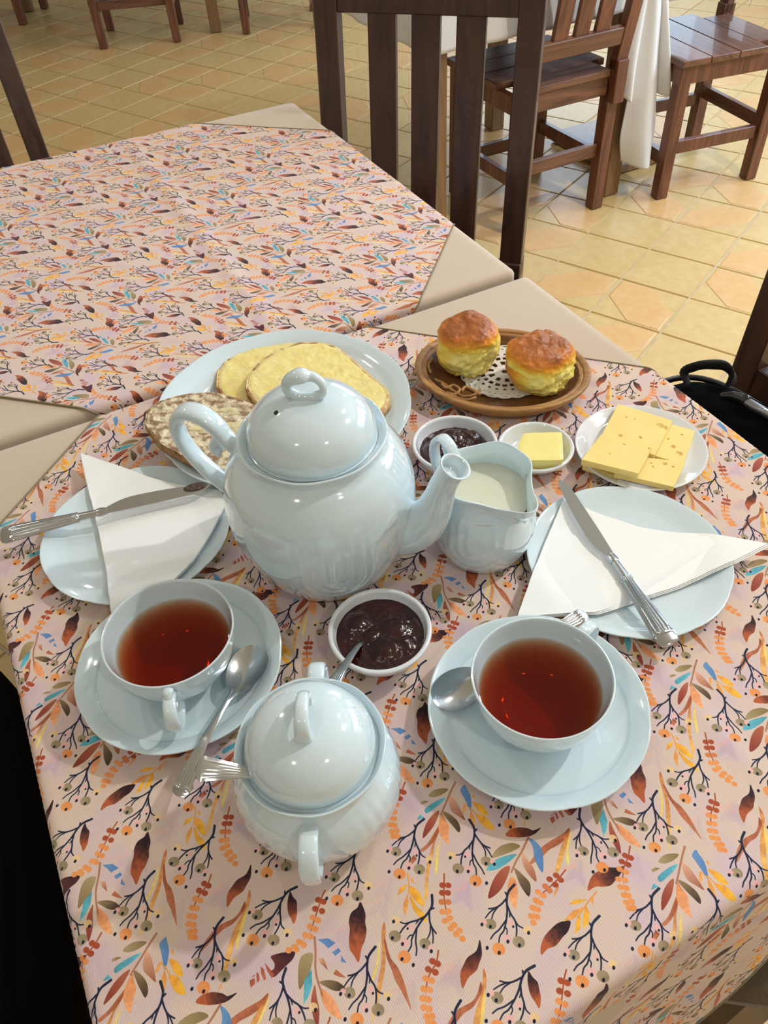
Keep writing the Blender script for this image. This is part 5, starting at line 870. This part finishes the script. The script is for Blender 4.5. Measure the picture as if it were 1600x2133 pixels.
# ------------------------------------------------------------------ chairs
def chair(label, loc, rz, W=.37, D=.37, seat=.45, H=.98, wood=None, nslat=3, recline=.07, planks=4, group='slat-back wooden cafe chairs', sw=.052, rail_h=.085, post=.042, notch=True, low_rail=True, slats_z=None):
    """local frame: seat centre at origin, back at +y"""
    wood = wood or MIDW; woodx = MIDWX if wood is MIDW else wood
    t = thing('wooden_chair', label, 'chair', (loc[0], loc[1], 0), rz, group)
    hw, hd = W/2, D/2; rk = lambda z: hd - .012 + max(0, (z - seat))*recline/.5
    for sx in (-1, 1):
        b = bmesh.new(); bar(b, (sx*(hw-post/2), -hd+post/2, .0025), (sx*(hw-post/2), -hd+post/2, seat-.022), post, post, (0, 1, 0)); obj('leg', b, wood, t)
        b = bmesh.new(); bar(b, (sx*(hw-post/2), rk(0), .0025), (sx*(hw-post/2), rk(0), seat-.03), post, post, (0, 1, 0)); obj('leg', b, wood, t)
        b = bmesh.new(); bar(b, (sx*(hw-post/2), rk(seat-.08)+post*.55, seat-.095), (sx*(hw-post/2), rk(seat)+post*.55, seat+.03), post, post*1.1, (0, 1, 0)); bar(b, (sx*(hw-post/2), rk(seat)+post*.4, seat+.0), (sx*(hw-post/2), rk(H)+post*.4, H), post, post*.72, (0, 1, 0)); obj('back_post', b, wood, t)
        b = bmesh.new(); bx(b, (sx*(hw-post/2), 0, .17), (.022, D-post*2, .042), bev=.002); obj('stretcher', b, wood, t)
        b = bmesh.new(); bx(b, (sx*(hw-.012), -.01, seat-.048), (.022, D-post*1.1, .055), bev=.002); obj('seat_rail', b, wood, t)
    for sy, z in ((-1, .13), (1, .20)):
        b = bmesh.new(); bx(b, (0, sy*(hd-post/2), z), (W-post*2, .022, .042), bev=.002); obj('stretcher', b, woodx, t)
    b = bmesh.new(); bx(b, (0, -hd+.010, seat-.048), (W-.004, .022, .055), bev=.002); obj('seat_rail', b, woodx, t)
    b = bmesh.new(); bx(b, (0, rk(seat-.04), seat-.048), (W-post*2, .022, .055), bev=.002); obj('seat_rail', b, woodx, t)
    pw = (D + .02)/planks
    for k in range(planks):
        b = bmesh.new(); y = -hd - .012 + pw*(k+.5); last = k == planks-1
        bx(b, (0, y, seat-.010 + random.uniform(-.0006, .0006)), (W + .024 - (post*2+.03 if last else 0), pw-.0016, .020), bev=.0018); obj('plank', b, woodx, t)
    b = bmesh.new(); y = rk(H-rail_h/2)+post*.4; bx(b, (0, y, H-rail_h/2-.004), (W-post*2+.002, .024, rail_h), Matrix.Rotation(-recline/.5*1.0, 3, 'X'), .002); obj('top_rail', b, woodx, t)
    lz = seat + (.10 if low_rail else .0); b = bmesh.new(); bx(b, (0, rk(lz)+post*.4, lz), (W-post*2+.002, .024, .05), Matrix.Rotation(-recline/.5, 3, 'X'), .002); obj('lower_rail', b, woodx, t)
    gap = (W - post*2)
    for k in range(nslat):
        x = -gap/2 + gap*(k+1)/(nslat+1)
        b = bmesh.new(); bar(b, (x, rk(lz)+post*.4, lz+.02), (x, rk(H-rail_h)+post*.4, H-rail_h+.005), sw, .016, (0, 1, 0)); obj('slat', b, wood, t)
    return t
# tall chair back standing right of the second table, facing away from it
k1, k2 = at(672, 28, .904), at(1104, 42, .904); mid = (k1+k2)/2; dirx = (k2-k1); dirx.z = 0; ang1 = math.atan2(dirx.y, dirx.x)
fwd = Vector((-math.sin(ang1), math.cos(ang1), 0))
ch1 = chair('dark slat-back chair whose tall back rises right behind the second table', (mid - fwd*(.17+.045))[:2], ang1, W=dirx.length+.044, D=.38, H=.995, wood=DARKW, recline=.05, sw=.052, rail_h=.09, post=.044, low_rail=False)
# chair B
B1, B2, B3 = at(930, 400, 0), at(1040, 486, 0), at(1222, 430, 0)
cB = (B1 + B3)/2 + (TE*.02) + TD*.02; chB = chair('brown slat-back chair tucked against the white-clothed table, back towards the viewer', cB[:2], ANG_T + PI, W=.385, D=.39, H=.95, nslat=3, recline=.09)
# chair C, back to the right
C1, C2 = at(1376, 415, 0), at(1558, 375, 0); ax = (C2-C1).normalized(); ay = Vector((-ax.y, ax.x, 0))
cC = (C1 + C2)/2 + ay*.19; chC = chair('brown plank-seat chair right of the hanging white cloth', cC[:2], math.atan2(ax.y, ax.x) - PI/2, W=.39, D=.40, H=.95, nslat=3, recline=.08)
# chair at far left of second table
cL = tw(-.285, -1.57 + .19); chair('dark chair at the left edge of the photo, only its back posts showing', cL[:2], ANG_T, W=.40, D=.38, H=1.0, wood=DARKW, recline=.10, nslat=4)
# chair with the bag
cR = tw(.495, -.035); chair('dark chair at the right edge, black bag on its seat', cR[:2], ANG_T - PI/2, W=.41, D=.36, H=1.0, wood=DARKW, recline=.03, group=None)
# far chairs and table at the top left
f1, f2 = at(215, 103, 0), at(372, 88, 0); ax = (f2-f1).normalized()
def far_chair(label, pl, pr, depth=.38, rz_add=PI):
    ax = (pr-pl).normalized(); ay = Vector((-ax.y, ax.x, 0)); m_ = (pl+pr)/2 + ay*depth/2
    return chair(label, m_[:2], math.atan2(ax.y, ax.x) + rz_add, W=(pr-pl).length + .03, D=depth, H=.95, recline=.08)
far_chair('distant brown chair at the top, two near legs left of the pale table leg', f1, f2)
far_chair('distant brown chair at the top left corner, one leg showing', at(-150, 60, 0), at(50, 53, 0))
far_chair('distant brown chair at the top, leg showing just right of the pale table leg', at(512, 72, 0), at(512, 72, 0) + (f2-f1)*1.0)
tl0 = at(451, 66, 0)
make_table('dining_table', 'distant bare-legged dining table at the top left between the far chairs', -1.25, .06, -.90, .06, .75, TANW, frame=(tl0, ax, Vector((ax.y, -ax.x, 0))))

# white-clothed tables at the upper right, one row whose near edge runs past the tan leg
Kc = at(1268, 404, 0); KF = (Kc, TE, TD)
make_table('dining_table', 'tan dining table under the white cloth behind the tucked-in chair, one leg showing', -.75, .030, -.78, .022, .745, TANW, frame=KF, inset=.034)
make_table('dining_table', 'tan dining table under the white cloth over the plank seat at the upper right', .040, .43, -.78, .022, .745, TANW, frame=KF, pedestal=True)
def white_cloth(label, s0, s1, t0, t1, top, drop, seed, n=90):
    b = bmesh.new(); grid = []; R = .008; M = drop; W, D = s1-s0, t1-t0
    for i in range(n+1):
        row = []
        for j in range(n+1):
            s = s0 - (M if seed == 1 else 0) + (W+M)*i/n; t = t0 - M + (D+2*M)*j/n; lo, hi = (s0+R, s1) if seed == 1 else (s0, s1-R)
            cs, ct = min(max(s, lo), hi), min(max(t, t0+R), t1-R); ds, dt = s-cs, t-ct; q = math.hypot(ds, dt)
            if q < 1e-9: p = (s, t, top)
            else:
                u, v = ds/q, dt/q; L = max(0, q - R*PI/2); o_ = R*math.sin(min(q/R, PI/2)); h = R*(1-math.cos(min(q/R, PI/2))) + L
                o_ += L*.05 + .006*(1+math.sin((s+t)*34 + seed))*min(1, L/.1); p = (cs + u*o_, ct + v*o_, top - h)
            w_ = Kc + TE*p[0] + TD*p[1]; row.append(b.verts.new((w_.x, w_.y, p[2])))
        grid.append(row)
    for i in range(n):
        for j in range(n): b.faces.new((grid[i][j], grid[i+1][j], grid[i+1][j+1], grid[i][j+1]))
    bmesh.ops.recalc_face_normals(b, faces=b.faces[:]); o = obj('tablecloth', b, WHITEC, smooth=True); m_ = o.modifiers.new('t', 'SOLIDIFY'); m_.thickness = .0012
    return tag(o, label, 'tablecloth')
white_cloth('white tablecloth seen through the back of the tucked-in chair, short hem over its seat', -.75, .034, -.78, .022, .748, .155, 1)
wc = white_cloth('white tablecloth with a long folded corner hanging beside the tan table leg', .036, .434, -.78, .022, .748, .155, 2)
def on_front(px_, py_, T=.045):
    """point of the hanging plane t = T seen at a photo position"""
    r = at(px_, py_, 0); o_ = Vector((0, 0, EYE)); d_ = r - o_; k = ((Kc + TD*T) - o_).dot(TD)/d_.dot(TD); return o_ + d_*k
def hang(Ledge, Redge, folds, amp, T, bottom_round):
    Lp = [on_front(*p, T) for p in Ledge]; Rp = [on_front(*p, T) for p in Redge]
    Lr = crom([tuple(p) for p in Lp], 8); Rr = crom([tuple(p) for p in Rp], 8); b = bmesh.new(); n = len(Lr); m = 36; g = []
    for i in range(n):
        f = i/(n-1); row = []
        for k in range(m+1):
            u = k/m; p = Vector(Lr[i])*(1-u) + Vector(Rr[i])*u; e = max(0, (f-.80)/.20)
            p.z -= bottom_round*e*math.sin(u*PI); off = amp*(.3+.7*f)*(.5-.5*math.cos(u*2*PI*folds)) + .035*f*math.sin(u*PI)
            row.append(b.verts.new(p + TD*off))
        g.append(row)
    for i in range(n-1):
        for k in range(m): b.faces.new((g[i][k], g[i+1][k], g[i+1][k+1], g[i][k+1]))
    bmesh.ops.recalc_face_normals(b, faces=b.faces[:]); o = obj('hanging_fold', b, WHITEC, wc, smooth=True); m_ = o.modifiers.new('t', 'SOLIDIFY'); m_.thickness = .0015
hang([(1352, -45), (1340, 40), (1322, 130), (1302, 230), (1291, 290), (1293, 335)], [(1378, -45), (1376, 30), (1370, 120), (1366, 210), (1363, 270), (1352, 325)], 1, .030, .052, .015)
hang([(1340, -45), (1318, 30), (1300, 90), (1288, 140), (1282, 188)], [(1362, -45), (1345, 30), (1332, 90), (1318, 150), (1306, 205)], 1, .016, .045, .012)
hang([(1376, -45), (1374, 40), (1370, 110), (1366, 192)], [(1392, -45), (1392, 40), (1391, 110), (1388, 172)], 1, .012, .045, .014)

# black bag on the right-hand chair ------------------------------------------
bt = thing('bag', 'black bag with top carrying handle on the right-hand chair', 'bag', (0, 0, 0))
bag_c = tw(.520, -.02, 0)
b = bmesh.new(); bmesh.ops.create_uvsphere(b, u_segments=64, v_segments=40, radius=1)
for v in b.verts:
    x, y, z = v.co; e = lambda q, p: math.copysign(abs(q)**p, q)
    X, Y, Z = e(x, .55)*.095, e(y, .45)*.235, e(z, .5)*.080
    X += .004*nz(x*3, y*5, z*3); Z += .006*nz(x*4, y*4, 2) - .018*max(0, Y/.235)**2
    v.co = (X, Y, Z)
obj('body', b, BLACKF, bt, loc=(bag_c.x, bag_c.y, .528), rot=(0, 0, ANG_T), smooth=True)
b = bmesh.new(); Rg = Matrix.Rotation(ANG_T, 3, 'Z')
tube(b, [bag_c + Vector((0, 0, .528)) + Rg @ Vector((math.copysign(abs(math.cos(a))**.55, math.cos(a))*.088, math.copysign(abs(math.sin(a))**.45, math.sin(a))*.228, .054 - .010*max(0, math.sin(a))**2)) for a in [2*PI*k/60 for k in range(60)]], .0045, 8, True)
obj('piping', b, mat('black_piping', srgb(22, 23, 26), .35, coat=.3), bt, smooth=True)
h0, h1, hm = at(1432, 800, .595), at(1522, 800, .595), at(1478, 757, .625)
hl_ = at(1424, 790, .600); hr_ = at(1523, 792, .600)
b = sweep([(*h0, .013, .004), (*at(1428, 775, .612), .011, .0035), (*at(1450, 763, .625), .010, .004), (*at(1480, 759, .630), .010, .005), (*at(1508, 763, .625), .010, .004), (*at(1524, 782, .608), .011, .0035), (*h1, .013, .004)], tuple(TE*-.6 + Vector((0, 0, .8))), 14, 6)
obj('handle', b, mat('black_webbing', srgb(16, 17, 20), .7, bump=(900, .6, .001)), bt, smooth=True)
b = sweep([(*at(1552, 834, .618), .006, .006), (*at(1575, 848, .617), .0062, .0062), (*at(1600, 862, .614), .006, .006), (*at(1640, 890, .604), .006, .006)], (0, 0, 1), 14, 4)
tag(obj('buckle_tube', b, mat('satin_metal', srgb(150, 155, 160), .3, metal=.8), bt, smooth=True), 'grey metal tube on the strap')
b = sweep([(*at(1500, 826, .612), .005, .003), (*at(1525, 826, .615), .008, .005), (*at(1550, 833, .618), .009, .007), (*at(1556, 838, .618), .008, .007)], (0, 0, 1), 14, 5)
obj('strap', b, mat('glossy_black_strap', srgb(20, 22, 22), .25, coat=.5), bt, smooth=True)

# dark coat heaped on a chair at the left, and the brown seat pad at lower right
cX = tw(-.60, .16); chair('wooden chair at the lower left hidden under the dark coat', cX[:2], ANG_T + PI/2, W=.42, D=.40, H=.62, wood=DARKW, recline=.02, group=None)
ct = thing('coat', 'dark folded coat heaped beside the left edge of the near table', 'coat', (0, 0, 0))
def heap(name, m, c, dims, rz, seed, par):
    b = bmesh.new(); bmesh.ops.create_uvsphere(b, u_segments=72, v_segments=44, radius=1)
    for v in b.verts:
        x, y, z = v.co; e = lambda q, p: math.copysign(abs(q)**p, q)
        f = 1 + .10*nz(x*1.6, y*1.6, z*1.6+seed) + .05*nz(x*4, y*1.2, z*4+seed)
        v.co = (e(x, .6)*dims[0]*f, e(y, .55)*dims[1]*f, e(z, .55)*dims[2]*(1 + .12*nz(x*2, y*3, seed)))
    return obj(name, b, m, par, loc=c, rot=(0, 0, rz), smooth=True)
p = tw(-.560, -.06, .552); heap('sleeve', NAVYF, p, (.150, .235, .095), ANG_T, 2, ct)
p = tw(-.560, .33, .552); heap('body', BLACKF, p, (.150, .190, .100), ANG_T, 6, ct)
aY = math.radians(-11); ST = thing('stool', 'stool with olive brown fabric seat pad in the lower right corner under the hanging cloth', 'stool', (.212, .352, 0), aY)
b = bmesh.new(); bx(b, (0, 0, .4645), (.35, .335, .030), bev=.010); obj('seat_pad', b, OLIVEF, ST, smooth=True, ang=.6)
b = bmesh.new(); bx(b, (0, 0, .436), (.33, .315, .026), bev=.002); obj('seat_board', b, DARKW, ST)
for sx in (-1, 1):
    for sy in (-1, 1): b = bmesh.new(); bx(b, (sx*.145, sy*.138, .2128), (.034, .034, .4205), bev=.002); obj('leg', b, DARKW, ST)
    b = bmesh.new(); bx(b, (sx*.145, 0, .16), (.020, .24, .034), bev=.002); obj('stretcher', b, DARKW, ST)
